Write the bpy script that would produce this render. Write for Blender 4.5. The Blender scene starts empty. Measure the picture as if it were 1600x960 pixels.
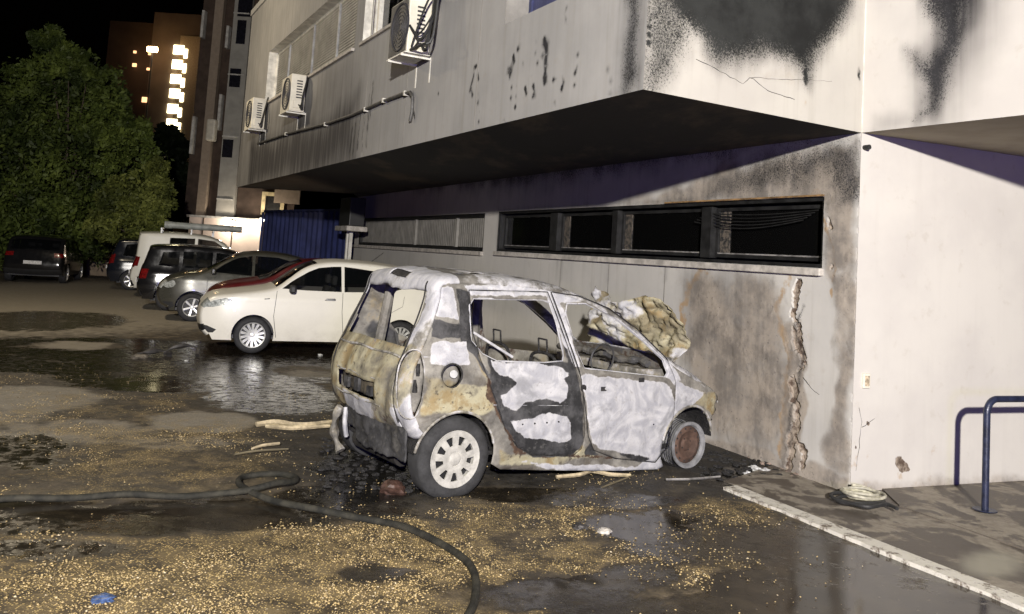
import bpy, bmesh, math, random
import numpy as np
from mathutils import Vector, Matrix
from mathutils.geometry import delaunay_2d_cdt
random.seed(7); np.random.seed(7)
R_ = math.radians
SC = bpy.context.scene
# ---------------------------------------------------------------- camera, world, lights, exposure
F_, CX_, CY_, PT_, RO_, H_ = 1309.97, 800.0, 299.6, 0.0774, 0.0641, 1.7954
cd = bpy.data.cameras.new('camera'); co = bpy.data.objects.new('camera', cd); SC.collection.objects.link(co)
cd.sensor_width = 36; cd.lens = F_ / 1600 * 36; cd.shift_y = -(480 - CY_) / 1600; cd.clip_end = 1500; cd.clip_start = .05
_u = Vector((0, -math.sin(PT_), math.cos(PT_))); _r = Vector((1, 0, 0)); _f = Vector((0, math.cos(PT_), math.sin(PT_)))
_X = _r * math.cos(RO_) + _u * math.sin(RO_); _Y = -_r * math.sin(RO_) + _u * math.cos(RO_)
co.matrix_world = Matrix(((_X.x, _Y.x, -_f.x, 0), (_X.y, _Y.y, -_f.y, 0), (_X.z, _Y.z, -_f.z, H_), (0, 0, 0, 1)))
SC.camera = co
SC.view_settings.view_transform = 'Standard'; SC.view_settings.look = 'None'
SC.view_settings.exposure = 0.0; SC.view_settings.gamma = 1
wd = bpy.data.worlds.new("World"); SC.world = wd; wd.use_nodes = True
sky = wd.node_tree.nodes.new('ShaderNodeTexSky'); sky.sky_type = 'NISHITA'; sky.sun_disc = False
sky.sun_elevation = R_(-4); sky.sun_rotation = R_(200)
bg = wd.node_tree.nodes['Background']; wd.node_tree.links.new(sky.outputs[0], bg.inputs[0]); bg.inputs[1].default_value = 0.02
try:
    SC.cycles.use_denoising = True; SC.cycles.max_bounces = 6; SC.cycles.diffuse_bounces = 3; SC.cycles.glossy_bounces = 3
    SC.cycles.transparent_max_bounces = 16; SC.cycles.sample_clamp_indirect = 4; SC.cycles.caustics_reflective = False
except Exception: pass
def lamp(name, loc, power, col, radius, kind='POINT'):
    l = bpy.data.lights.new(name, kind); l.energy = power; l.color = col; l.shadow_soft_size = radius
    o = bpy.data.objects.new(name, l); o.location = loc; SC.collection.objects.link(o); return o
lamp('street_floodlight', (.2, -6.5, 4.45), 17500, (1, .95, .87), .13)      # the lamp head behind the photographer
lamp('blue_shadow_fill', (1.5, -6.0, 1.9), 1250, (.20, .19, 1.0), .5)    # added weak blue fill tinting the shaded walls, no such source in view
lamp('lot_fill_light', (-9.5, 15.5, 7.0), 900, (1, .84, .6), .2)            # added fill that brightens the far end of the lot

# ---------------------------------------------------------------- helpers
def ray(x, y):
    X = (x - CX_) / F_; Y = (CY_ - y) / F_
    r = X * math.cos(RO_) - Y * math.sin(RO_); u = X * math.sin(RO_) + Y * math.cos(RO_)
    return np.array([r, math.cos(PT_) - u * math.sin(PT_), math.sin(PT_) + u * math.cos(PT_)])
CAM = np.array([0, 0, H_])
def gp(x, y, z=0.0):
    r = ray(x, y); return CAM + r * (z - H_) / r[2]
def dp(x, y, Y):
    r = ray(x, y); return CAM + r * Y / r[1]
class Plane:                       # a vertical wall: s metres along, z up, off metres towards the viewer
    def __init__(s, P, yaw, nsign=1):
        s.P = np.array([P[0], P[1], 0.0]); s.d = np.array([math.sin(yaw), math.cos(yaw), 0]); s.n = np.array([-s.d[1], s.d[0], 0]) * nsign; s.yaw = yaw
    def at(s, a, z, off=0): return s.P + s.d * a + s.n * off + np.array([0, 0, z])
    def px(s, x, y, off=0):
        r = ray(x, y); q = CAM + r * (s.n @ (s.P + s.n * off - CAM)) / (s.n @ r)
        return float((q - s.P) @ s.d), float(q[2])
def H2(i, j, seed):
    n = (i * 374761393 + j * 668265263 + seed * 1442695041) & 0xffffffff
    n = ((n ^ (n >> 13)) * 1274126177) & 0xffffffff
    return ((n ^ (n >> 16)) & 0xffff) / 65535.0
def vnoise(x, y, seed=0):
    x = np.asarray(x, float); y = np.asarray(y, float)
    i = np.floor(x).astype(np.int64); j = np.floor(y).astype(np.int64); fx = x - i; fy = y - j
    fx = fx * fx * (3 - 2 * fx); fy = fy * fy * (3 - 2 * fy)
    a = H2(i, j, seed); b = H2(i + 1, j, seed); c = H2(i, j + 1, seed); d = H2(i + 1, j + 1, seed)
    return (a * (1 - fx) + b * fx) * (1 - fy) + (c * (1 - fx) + d * fx) * fy
def fbm(x, y, seed=0, o=4):
    t = 0; a = .5; s = 0
    for k in range(o): t = t + a * vnoise(np.asarray(x) * 2 ** k + 17.3 * k, np.asarray(y) * 2 ** k + 5.1 * k, seed + k); s += a; a *= .5
    return t / s
def sstep(a, b, x):
    t = np.clip((x - a) / (b - a), 0, 1); return t * t * (3 - 2 * t)
def inpoly(P, poly):
    P = np.asarray(P, float); x, y = P[:, 0], P[:, 1]; r = np.zeros(len(P), bool); n = len(poly)
    for k in range(n):
        x1, y1 = poly[k]; x2, y2 = poly[(k + 1) % n]
        if y1 == y2: continue
        c = ((y1 > y) != (y2 > y)) & (x < (x2 - x1) * (y - y1) / (y2 - y1) + x1); r ^= c
    return r
def dpoly(P, poly, closed=True):
    P = np.asarray(P, float); best = np.full(len(P), 1e9); n = len(poly)
    for k in range(n if closed else n - 1):
        a = np.array(poly[k]); b = np.array(poly[(k + 1) % n]); ab = b - a; L = ab @ ab + 1e-12
        t = np.clip(((P - a) @ ab) / L, 0, 1); best = np.minimum(best, np.hypot(*(P - (a + t[:, None] * ab)).T))
    return best
def pmask(P, poly, w=.05):         # 1 inside, 0 outside, soft over w
    d = dpoly(P, poly); s = np.where(inpoly(P, poly), d, -d); return sstep(-w, w, s)
def lmask(P, line, w): return 1 - sstep(0, w, dpoly(P, line, False))
def dens(poly, sp, closed=True):
    out = []; n = len(poly)
    for k in range(n if closed else n - 1):
        a = np.array(poly[k], float); b = np.array(poly[(k + 1) % n], float); m = max(1, int(round(np.hypot(*(b - a)) / sp)))
        for i in range(m): out.append(tuple(a + (b - a) * i / m))
    if not closed: out.append(tuple(poly[-1]))
    return out
def crom(pts, sp, closed=False):
    P = [np.array(p, float) for p in pts]; n = len(P); out = []
    for k in range(n if closed else n - 1):
        p0 = P[(k - 1) % n] if closed or k > 0 else P[0] * 2 - P[1]; p1 = P[k]; p2 = P[(k + 1) % n]
        p3 = P[(k + 2) % n] if closed or k + 2 < n else p2 * 2 - p1
        m = max(1, int(round(np.linalg.norm(p2 - p1) / sp)))
        for i in range(m):
            t = i / m; out.append(tuple(.5 * (2 * p1 + (p2 - p0) * t + (2 * p0 - 5 * p1 + 4 * p2 - p3) * t * t + (3 * p1 - p0 - 3 * p2 + p3) * t ** 3)))
    if not closed: out.append(tuple(P[-1]))
    return out
def circ(cx, cz, r, n=28, rz=None, a0=0, a1=360):
    return [(cx + r * math.cos(R_(a0 + (a1 - a0) * k / n)), cz + (rz or r) * math.sin(R_(a0 + (a1 - a0) * k / n))) for k in range(n)]
def cdt(loops, sp, jitter=0.0):
    """2D triangulation holding every loop as an edge chain; returns verts Nx2, tris, centroids"""
    V = []; Ed = []
    for lp, closed in loops:
        b = len(V); m = len(lp); V += [tuple(map(float, p)) for p in lp]
        Ed += [(b + k, b + (k + 1) % m) for k in range(m if closed else m - 1)]
    if sp:
        A = np.array(loops[0][0]); x0, z0 = A.min(0); x1, z1 = A.max(0)
        gx, gz = np.meshgrid(np.arange(x0 + sp * .5, x1, sp), np.arange(z0 + sp * .5, z1, sp)); G = np.c_[gx.ravel(), gz.ravel()]
        G[:, 0] += (np.round((G[:, 1] - z0) / sp) % 2) * sp * .5
        G = G[inpoly(G, loops[0][0])]
        for lp, closed in loops: G = G[dpoly(G, lp, closed) > sp * .45] if len(lp) < 400 else G
        V += [tuple(p) for p in G]
    vs, es, fs, *_ = delaunay_2d_cdt([Vector(v) for v in V], Ed, [], 0, 1e-5)
    vs = np.array([(v.x, v.y) for v in vs]); fs = np.array([f for f in fs if len(f) == 3])
    c = vs[fs].mean(1); k = inpoly(c, loops[0][0]); return vs, fs[k], c[k]
def link(o, parent=None):
    SC.collection.objects.link(o)
    if parent is not None: o.parent = parent
    return o
def mesh(name, V, Fc, mat, parent=None, attrs=None, smooth=False, world=False):
    me = bpy.data.meshes.new(name); me.from_pydata([tuple(map(float, v)) for v in V], [], [tuple(int(i) for i in f) for f in Fc]); me.update()
    for k, a in (attrs or {}).items():
        at = me.attributes.new(k, 'FLOAT', 'POINT'); at.data.foreach_set('value', np.asarray(a, dtype=np.float32))
    if smooth: me.polygons.foreach_set('use_smooth', [True] * len(me.polygons))
    o = bpy.data.objects.new(name, me)
    for m in (mat if isinstance(mat, (list, tuple)) else [mat]): me.materials.append(m)
    link(o, parent)
    if world and parent is not None: o.matrix_parent_inverse = parent.matrix_basis.inverted()
    return o
def compact(V, Fc, attrs=None):
    Fc = np.asarray(Fc); u, inv = np.unique(Fc, return_inverse=True)
    return np.asarray(V)[u], inv.reshape(Fc.shape), {k: np.asarray(a)[u] for k, a in (attrs or {}).items()}
def tag(o, label=None, cat=None, group=None, kind=None):
    if label: o['label'] = label
    if cat: o['category'] = cat
    if group: o['group'] = group
    if kind: o['kind'] = kind
    return o
def empty(name, loc, label, cat, group=None, rz=0):
    o = bpy.data.objects.new(name, None); o.empty_display_size = .2; o.location = loc; o.rotation_euler = (0, 0, rz); link(o)
    tag(o, label, cat, group); return o
class MB:
    """collects shapes into one mesh"""
    def __init__(s): s.V = []; s.F = []
    def add(s, V, Fc): b = len(s.V); s.V += [tuple(map(float, v)) for v in V]; s.F += [tuple(int(i) + b for i in f) for f in Fc]; return s
    def hull8(s, P): return s.add(P, [(0, 3, 2, 1), (4, 5, 6, 7), (0, 1, 5, 4), (1, 2, 6, 5), (2, 3, 7, 6), (3, 0, 4, 7)])
    def box(s, x0, x1, y0, y1, z0, z1): return s.hull8([(x0, y0, z0), (x1, y0, z0), (x1, y1, z0), (x0, y1, z0), (x0, y0, z1), (x1, y0, z1), (x1, y1, z1), (x0, y1, z1)])
    def wbox(s, pl, a0, a1, z0, z1, o0, o1):      # box in a wall plane's coordinates
        return s.hull8([pl.at(a, z, o) for a, o, z in [(a0, o0, z0), (a1, o0, z0), (a1, o1, z0), (a0, o1, z0), (a0, o0, z1), (a1, o0, z1), (a1, o1, z1), (a0, o1, z1)]])
    def tube(s, pts, r, n=8, closed=False, cap=True):
        P = [np.array(p, float) for p in pts]; m = len(P); b = len(s.V); up = np.array([0, 0, 1.0]); prev = None
        rr = r if hasattr(r, '__len__') else [r] * m
        for k in range(m):
            t = P[(k + 1) % m] - P[k - 1] if (closed or 0 < k < m - 1) else (P[1] - P[0] if k == 0 else P[-1] - P[-2])
            t = t / (np.linalg.norm(t) + 1e-12)
            if prev is None:
                a = np.cross(t, up if abs(t[2]) < .95 else [1, 0, 0])
            else: a = prev - t * (prev @ t)
            a = a / (np.linalg.norm(a) + 1e-12); prev = a; c = np.cross(t, a)
            for j in range(n):
                w = 2 * math.pi * j / n; s.V.append(tuple(P[k] + rr[k] * (a * math.cos(w) + c * math.sin(w))))
        for k in range(m if closed else m - 1):
            for j in range(n):
                A = b + k * n + j; B = b + k * n + (j + 1) % n; C = b + ((k + 1) % m) * n + (j + 1) % n; D = b + ((k + 1) % m) * n + j
                s.F.append((A, B, C, D))
        if cap and not closed: s.F.append(tuple(b + j for j in range(n))[::-1]); s.F.append(tuple(b + (m - 1) * n + j for j in range(n)))
        return s
    def lathe(s, prof, n=32, axis='y', c=(0, 0, 0), a0=0, a1=2 * math.pi):   # prof: (axial, radius)
        b = len(s.V); full = abs(a1 - a0 - 2 * math.pi) < 1e-6; nn = n if full else n + 1
        for (h, r) in prof:
            for j in range(nn):
                w = a0 + (a1 - a0) * j / n; u, v = r * math.cos(w), r * math.sin(w)
                p = (c[0] + u, c[1] + h, c[2] + v) if axis == 'y' else (c[0] + u, c[1] + v, c[2] + h)
                s.V.append(p)
        for k in range(len(prof) - 1):
            for j in range(n):
                j2 = (j + 1) % nn
                s.F.append((b + k * nn + j, b + k * nn + j2, b + (k + 1) * nn + j2, b + (k + 1) * nn + j))
        return s
    def build(s, name, mat, parent=None, smooth=False, bevel=0, world=False):
        o = mesh(name, s.V, s.F, mat, parent, smooth=smooth, world=world)
        if smooth: 
            try: o.data.set_sharp_from_angle(angle=R_(40))
            except Exception: pass
        if bevel:
            m = o.modifiers.new('b', 'BEVEL'); m.width = bevel; m.segments = 2; m.limit_method = 'ANGLE'
        return o

# ---------------------------------------------------------------- materials
class NT:
    def __init__(s, name):
        s.m = bpy.data.materials.new(name); s.m.use_nodes = True; s.t = s.m.node_tree; s.p = s.t.nodes['Principled BSDF']; s.out = s.t.nodes['Material Output']
        s.tc = None
    def n(s, typ, props=None, **inp):
        nd = s.t.nodes.new(typ)
        for k, v in (props or {}).items(): setattr(nd, k, v)
        for k, v in inp.items():
            key = int(k[1:]) if k[0] == 'i' and k[1:].isdigit() else k.replace('_', ' ')
            s.set(nd.inputs[key], v)
        return nd
    def set(s, sock, v):
        if isinstance(v, bpy.types.NodeSocket): s.t.links.new(v, sock)
        elif isinstance(v, bpy.types.Node): s.t.links.new(v.outputs[0], sock)
        else:
            if sock.type == 'RGBA' and len(v) == 3: v = (*v, 1)
            sock.default_value = v
    def obj(s, scale=(1, 1, 1)):
        if s.tc is None: s.tc = s.t.nodes.new('ShaderNodeTexCoord')
        if scale == (1, 1, 1): return s.tc.outputs['Object']
        return s.n('ShaderNodeMapping', Vector=s.tc.outputs['Object'], Scale=scale).outputs[0]
    def noise(s, scale, detail=4, rough=.55, vec=None, dist=0):
        return s.n('ShaderNodeTexNoise', Vector=vec or s.obj(), Scale=scale, Detail=detail, Roughness=rough, Distortion=dist).outputs[0]
    def vor(s, scale, vec=None, feature='F1', out='Distance'):
        return s.n('ShaderNodeTexVoronoi', {'feature': feature}, Vector=vec or s.obj(), Scale=scale).outputs[out]
    def math(s, op, a, b=0.0, c=None, clamp=False):
        kw = dict(i0=a, i1=b)
        if c is not None: kw['i2'] = c
        return s.n('ShaderNodeMath', {'operation': op, 'use_clamp': clamp}, **kw).outputs[0]
    def ramp(s, f, a, b, lo=0.0, hi=1.0):
        return s.n('ShaderNodeMapRange', {'interpolation_type': 'SMOOTHSTEP'}, i0=f, i1=a, i2=b, i3=lo, i4=hi).outputs[0]
    def mix(s, f, a, b, mode='MIX'):
        nd = s.t.nodes.new('ShaderNodeMix'); nd.data_type = 'RGBA'; nd.blend_type = mode
        s.set(nd.inputs[0], f); s.set(nd.inputs[6], a); s.set(nd.inputs[7], b); return nd.outputs[2]
    def attr(s, name): return s.n('ShaderNodeAttribute', {'attribute_name': name}).outputs['Fac']
    def bump(s, h, strength=.3, dist=.01, nrm=None):
        kw = dict(Strength=strength, Distance=dist, Height=h)
        nd = s.n('ShaderNodeBump', **kw)
        if nrm is not None: s.t.links.new(nrm, nd.inputs['Normal'])
        return nd.outputs[0]
    def fin(s, **kw):
        for k, v in kw.items(): s.set(s.p.inputs[k.replace('_', ' ')], v)
        return s.m
def simple(name, col, rough=.6, metal=0, var=.25, scale=6, bump=.15, bscale=60, spec=.5, coat=0, bdist=.004):
    t = NT(name); n1 = t.noise(scale, 5, .6); n2 = t.noise(bscale, 3)
    d = tuple(c * (1 - var) for c in col); b = tuple(min(1, c * (1 + var)) for c in col)
    c = t.mix(t.ramp(n1, .3, .7), d, b)
    return t.fin(Base_Color=c, Roughness=t.ramp(n2, .2, .8, max(0, rough - .08), min(1, rough + .1)), Metallic=metal, Normal=t.bump(n2, bump, bdist), Specular_IOR_Level=spec, Coat_Weight=coat)
def emis(name, col, st):
    t = NT(name); return t.fin(Base_Color=(0, 0, 0), Emission_Color=col, Emission_Strength=st)
def paint(name, col, dirt=.25, metal=0.0, rough=.28):
    t = NT(name); n = t.noise(3.5, 6, .65); sp = t.n('ShaderNodeSeparateXYZ', Vector=t.obj()).outputs[2]
    low = t.ramp(sp, .75, .15); f = t.math('MULTIPLY', t.ramp(n, .35, .75), t.math('ADD', dirt * .4, t.math('MULTIPLY', low, dirt)), clamp=True)
    c = t.mix(f, col, (.16, .13, .09))
    return t.fin(Base_Color=c, Roughness=t.ramp(n, .3, .8, rough, rough + .15), Metallic=metal, Coat_Weight=.35, Coat_Roughness=.05, Normal=t.bump(t.noise(900, 2), .03, .001))
def glassm(name, tint=(.012, .014, .016), tr=.35):
    t = NT(name); n = t.t.nodes
    gl = t.n('ShaderNodeBsdfGlossy', Color=(.9, .9, .92), Roughness=t.ramp(t.noise(5, 4), .3, .8, .03, .12)); tp = t.n('ShaderNodeBsdfTransparent', Color=(tr, tr, tr))
    df = t.n('ShaderNodeBsdfDiffuse', Color=tint)
    a = t.n('ShaderNodeMixShader', i0=.25, i1=tp.outputs[0], i2=df.outputs[0])
    fr = t.n('ShaderNodeFresnel', IOR=1.5)
    b = t.n('ShaderNodeMixShader', i0=fr.outputs[0], i1=a.outputs[0], i2=gl.outputs[0]); t.t.links.new(b.outputs[0], t.out.inputs[0]); return t.m

def wall_mat(name, c1, c2, soot=(.012, .012, .013), scorch1=(.33, .285, .235), scorch2=(.165, .145, .125), speckle=.85, fine=62, streak=.28):
    """painted render: attributes soot / scorch / grey / ochre / peel carry the stains"""
    t = NT(name)
    big = t.noise(.9, 5, .6); mid = t.noise(7, 6, .62); fn = t.noise(fine, 3, .7); vf = t.noise(190, 2, .6)
    st = t.noise(5, 5, .6, vec=t.obj((2.2, 2.2, .12)))
    base = t.mix(t.ramp(big, .35, .65), c1, c2)
    base = t.mix(t.math('MULTIPLY', t.ramp(st, .5, .75), streak), base, (.30, .28, .24))
    base = t.mix(t.math('MULTIPLY', t.ramp(mid, .58, .72), .22), base, (.34, .30, .24))
    g = t.math('MULTIPLY', t.attr('grey'), t.ramp(st, .2, .7, .75, 1.15), clamp=True)
    base = t.mix(g, base, (.055, .052, .052))
    oc = t.ramp(t.math('ADD', t.attr('ochre'), t.math('MULTIPLY', t.math('SUBTRACT', mid, .5), 1.2)), .4, .65)
    base = t.mix(t.math('MULTIPLY', oc, .8), base, (.36, .22, .09))
    sc = t.ramp(t.math('ADD', t.attr('scorch'), t.math('MULTIPLY', t.math('SUBTRACT', t.noise(2.6, 8, .66), .5), 1.0)), .25, .8)
    scc = t.mix(t.ramp(t.math('ADD', t.math('MULTIPLY', t.noise(3.2, 8, .68), .8), t.math('MULTIPLY', st, .2)), .40, .62), scorch1, scorch2)
    scc = t.mix(t.ramp(t.noise(26, 5, .7), .60, .70), scc, (.09, .075, .065))
    base = t.mix(t.math('MULTIPLY', sc, .9), base, scc)
    pe = t.ramp(t.math('ADD', t.attr('peel'), t.math('MULTIPLY', t.math('SUBTRACT', mid, .5), 1.4)), .52, .6)
    base = t.mix(pe, base, t.mix(t.ramp(t.noise(14, 5, .65), .4, .62), (.30, .25, .20), (.085, .06, .045)))
    sa = t.attr('soot')
    sf = t.math('ADD', sa, t.math('ADD', t.math('MULTIPLY', t.math('SUBTRACT', fn, .5), speckle * 1.0), t.math('MULTIPLY', t.math('SUBTRACT', vf, .5), speckle * 1.1)))
    so = t.ramp(sf, .40, .68)
    so = t.math('MAXIMUM', so, t.ramp(t.math('ADD', sa, t.math('ADD', t.math('MULTIPLY', t.math('SUBTRACT', big, .5), .5), t.math('MULTIPLY', t.math('SUBTRACT', st, .5), .35))), .12, .95, 0, .96))
    soot = t.mix(t.ramp(t.noise(2.4, 6, .65), .35, .65), soot, tuple(q * 2.4 for q in soot))
    so = t.math('MULTIPLY', so, t.ramp(sa, .02, .12), clamp=True)
    base = t.mix(so, base, soot)
    h = t.math('ADD', t.math('MULTIPLY', mid, .5), t.math('ADD', t.math('MULTIPLY', vf, .25), t.math('MULTIPLY', pe, -3.0)))
    return t.fin(Base_Color=base, Roughness=.85, Specular_IOR_Level=.2, Normal=t.bump(h, .35, .006))
M = {}
M['wall'] = wall_mat('cream_render', (.52, .50, .465), (.45, .435, .41))
M['corner'] = wall_mat('corner_render', (.44, .42, .375), (.39, .37, .335), soot=(.010, .0105, .010))
M['wall_r'] = wall_mat('white_render', (.54, .515, .475), (.485, .46, .43), streak=.07)
M['fascia'] = wall_mat('grey_cream_render', (.41, .40, .385), (.34, .335, .325), speckle=.5, streak=.35)
def soffit_mat():
    t = NT('dark_streaked_soffit'); st = t.noise(1.2, 6, .65, vec=t.obj((1.0, .35, 1)))
    c = t.mix(t.ramp(st, .48, .66), (.012, .011, .010), (.07, .055, .036)); c = t.mix(t.attr('beige_amt'), c, t.mix(t.ramp(t.noise(3, 5), .3, .7), (.30, .26, .20), (.36, .32, .25)))
    return t.fin(Base_Color=c, Roughness=.9, Normal=t.bump(t.noise(20, 5), .3, .01))
M['soffit'] = soffit_mat()  # near-black base with brown streaks, beige where masked
M['frame_black'] = simple('burnt_black_frame', (.018, .018, .018), .5, .3, .5, 8, .5, 90)
M['frame_white'] = simple('white_frame', (.62, .60, .54), .5)
M['sill'] = simple('stone_sill', (.42, .39, .35), .8, 0, .3, 9, .4)
M['blind'] = simple('grey_blind_fabric', (.22, .21, .19), .8, 0, .2, 4, .2)
M['shutter'] = simple('roller_shutter', (.25, .245, .225), .6, 0, .2, 3, .15)
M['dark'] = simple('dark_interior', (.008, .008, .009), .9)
M['pane'] = glassm('sooty_glass', (.012, .012, .012), .75)
M['curtain'] = simple('cream_curtain', (.62, .55, .40), .9)
M['ac'] = simple('ac_cream_casing', (.66, .62, .52), .5, 0, .12, 5, .1)
M['ac_dark'] = simple('ac_grille', (.03, .03, .035), .6)
M['cable'] = simple('black_cable', (.02, .02, .02), .6)
M['metal'] = simple('grey_metal', (.3, .3, .3), .45, .7)
M['blue_sheet'] = simple('blue_sheet_metal', (.022, .030, .105), .55, .1, .35, 1.5, .2)
M['rubber'] = simple('tyre_rubber', (.022, .022, .024), .75, 0, .3, 20, .4, 120)
M['alloy'] = simple('alloy_rim', (.62, .62, .60), .35, .5, .08)
M['blackpl'] = simple('black_plastic', (.015, .015, .016), .5)
M['glass'] = glassm('car_glass')
M['lamp_glass'] = simple('headlight_lens', (.42, .44, .42), .16, .25, .5, 25, .3, 40)
M['tail'] = simple('red_tail_lens', (.13, .006, .006), .15, 0, .5, 25, .3, 30, coat=1)
M['plate'] = simple('licence_plate', (.55, .55, .54), .4, 0, .3, 20)
M['blue_rail'] = simple('blue_rail_paint', (.017, .021, .045), .38, .1, .4, 14, .4, 70)
M['wood'] = simple('pale_split_wood', (.40, .33, .21), .8, 0, .35, 14, .6, 60)
M['char'] = simple('charred_matter', (.016, .015, .015), .7, 0, .7, 18, .9, 70, bdist=.02)
M['brick'] = simple('wet_brick', (.060, .032, .024), .5, 0, .4, 18, .6)
# ---------------------------------------------------------------- office building
Wc = np.array([2.988, 7.183, 0]); OZ = 3.057; TOP = 7.35
PW = Plane(Wc, -.4537); PR = Plane(Wc, 1.1901, -1); Cc = np.array([.897, 5.967, 0]); Ec = np.array([-6.734, 20.502, 0])
PF = Plane(Cc, math.atan2(*(Ec - Cc)[:2])); LF = float(np.hypot(*(Ec - Cc)[:2]))
PC = Plane(Cc, math.atan2(*(Wc - Cc)[:2]), -1); LC = float(np.hypot(*(Wc - Cc)[:2]))
PG = Plane(Wc, R_(149.8), -1); LG = 3.2; E2 = np.array([-3.797, 20.08, 0]); PE = Plane(Ec, math.atan2(*(E2 - Ec)[:2]), -1); LE = float(np.hypot(*(E2 - Ec)[:2]))
bld = empty('office_building', tuple(Wc), 'pale rendered office building with sooty overhanging upper storey above the burnt car', 'building')
def wp(name, P): o = P; return o
def wallpanel(name, pl, outer, holes, sp, mat, attrs=None, parent=bld, disp=None):
    loops = [(dens(outer, sp), True)] + [(dens(h, sp), True) for h in holes]
    vs, fs, c = cdt(loops, sp)
    k = np.ones(len(fs), bool)
    for h in holes: k &= ~inpoly(c, h)
    vs, fs, _ = compact(vs, fs[k]); A = {n: fn(vs) for n, fn in (attrs or {}).items()}
    V = pl.P + np.outer(vs[:, 0], pl.d) + np.outer(vs[:, 1], [0, 0, 1.0])
    if disp is not None: V = V + np.outer(disp(vs), pl.n)
    v0, v1, v2 = V[fs[0]]
    if np.dot(np.cross(v1 - v0, v2 - v0), pl.n) < 0: fs = fs[:, ::-1]
    o = mesh(name, V, fs, mat, parent, A, world=True)
    return o
def P2(pl, pts): return [pl.px(*p) for p in pts]
def rect(a, b, c, d): return [(a, c), (b, c), (b, d), (a, d)]
def wob(P, amp, sc=3.0, seed=0):     # warp coordinates so that mask edges wander
    return P + amp * np.c_[fbm(P[:, 0] * sc, P[:, 1] * sc, seed) - .5, fbm(P[:, 0] * sc, P[:, 1] * sc, seed + 9) - .5] * 2
# lower wall
W1 = (0.39, 7.25, 1.87, 2.515); W0 = (7.80, 15.35, 1.85, 2.50); LW = 15.75
def w_soot(P):
    Q = wob(P, .12, 4, 1)
    m = pmask(Q, P2(PW, [(1100, 290), (1130, 262), (1215, 215), (1345, 190), (1350, 260), (1292, 300), (1240, 312), (1100, 318)]), .35) * .58
    m = np.maximum(m, pmask(Q, P2(PW, [(1285, 235), (1350, 200), (1350, 330), (1300, 330)]), .18) * .58)
    m = np.maximum(m, pmask(Q, P2(PW, [(560, 180), (1340, 180), (1340, 215), (900, 290), (780, 300), (600, 300)]), .3) * .62)
    m = np.maximum(m, lmask(Q, P2(PW, [(1252, 470), (1235, 510), (1248, 545), (1238, 600), (1240, 650), (1232, 700)]), .05) * .52)
    m = np.maximum(m, pmask(P, rect(.3, 7.3, 1.8, 2.6), .05) * .35)
    return m
def w_scorch(P):
    Q = wob(P, .15, 3, 3)
    m = pmask(Q, P2(PW, [(1060, 430), (1215, 425), (1235, 500), (1240, 620), (1225, 720), (1118, 705), (1080, 640), (1065, 520)]), .3) * .72
    m = np.maximum(m, pmask(Q, P2(PW, [(1283, 215), (1345, 205), (1345, 430), (1290, 430)]), .12) * .85)
    m = np.maximum(m, pmask(Q, P2(PW, [(1290, 420), (1345, 420), (1332, 760), (1290, 745), (1305, 600)]), .10) * .70)
    m = np.maximum(m, pmask(Q, P2(PW, [(1120, 255), (1345, 205), (1300, 320), (960, 330)]), .2) * .8)
    m = np.maximum(m, pmask(Q, P2(PW, [(1225, 500), (1260, 500), (1255, 730), (1222, 730)]), .05) * .8)
    m = np.maximum(m, pmask(Q, P2(PW, [(1100, 730), (1335, 800), (1335, 752), (1225, 712), (1150, 688), (1100, 690)]), .08) * .8)
    return m
def w_grey(P):
    Q = wob(P, .15, 2, 5)
    m = pmask(Q, P2(PW, [(1075, 430), (1180, 430), (1225, 520), (1235, 700), (1120, 700), (1070, 600)]), .3) * .55
    for x in (872, 878, 950, 1040): m = np.maximum(m, lmask(P, P2(PW, [(x, 395), (x - 1, 440)]), .05) * .3)
    return m
def w_ochre(P):
    Q = wob(P, .1, 4, 7)
    m = lmask(Q, P2(PW, [(1040, 322), (1285, 312)]), .06) * .75
    for l, w in (([(1228, 430), (1218, 500), (1236, 560), (1226, 640), (1222, 715)], .14), ([(1100, 425), (1070, 450), (1068, 520)], .15), ([(1290, 330), (1300, 400), (1294, 460)], .06)):
        m = np.maximum(m, lmask(Q, P2(PW, l), w) * .62)
    return m
def w_peel(P):
    Q = wob(P, .08, 6, 8)
    m = lmask(Q, P2(PW, [(1243, 440), (1240, 500), (1252, 560), (1236, 600), (1243, 660), (1232, 725)]), .10) * .95
    m = np.maximum(m, lmask(Q, P2(PW, [(1296, 325), (1302, 430)]), .05) * .55)
    m = np.maximum(m, pmask(Q, P2(PW, [(1240, 690), (1275, 690), (1265, 740), (1240, 735)]), .06) * .6)
    return m
SX = 2.6
def crater(P):
    n = fbm(P[:, 0] * 11, P[:, 1] * 8, 401, 5); return sstep(.46, .56, w_peel(P) * .75 + (n - .5) * 1.3)
def wdisp(P):
    c_ = crater(P); n = fbm(P[:, 0] * 24, P[:, 1] * 24, 402, 3) - .5; e_ = 4 * c_ * (1 - c_)
    blis = sstep(.52, .7, fbm(P[:, 0] * 5, P[:, 1] * 5, 403, 4)) * np.clip(w_scorch(P), 0, 1)
    return -.026 * c_ + .010 * e_ + n * .016 * c_ + .008 * blis - .010 * np.exp(-P[:, 0] / .012) * (fbm(P[:, 1] * 9, P[:, 1] * 0, 404) > .5)
WA = dict(soot=w_soot, scorch=w_scorch, grey=w_grey, ochre=w_ochre)
wallpanel('lower_wall', PW, [(0, -.3), (SX, -.3), (SX, W1[2]), (W1[0], W1[2]), (W1[0], W1[3]), (SX, W1[3]), (SX, OZ), (0, OZ)], [], .021, M['wall'], dict(WA, peel=crater), disp=wdisp)
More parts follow.
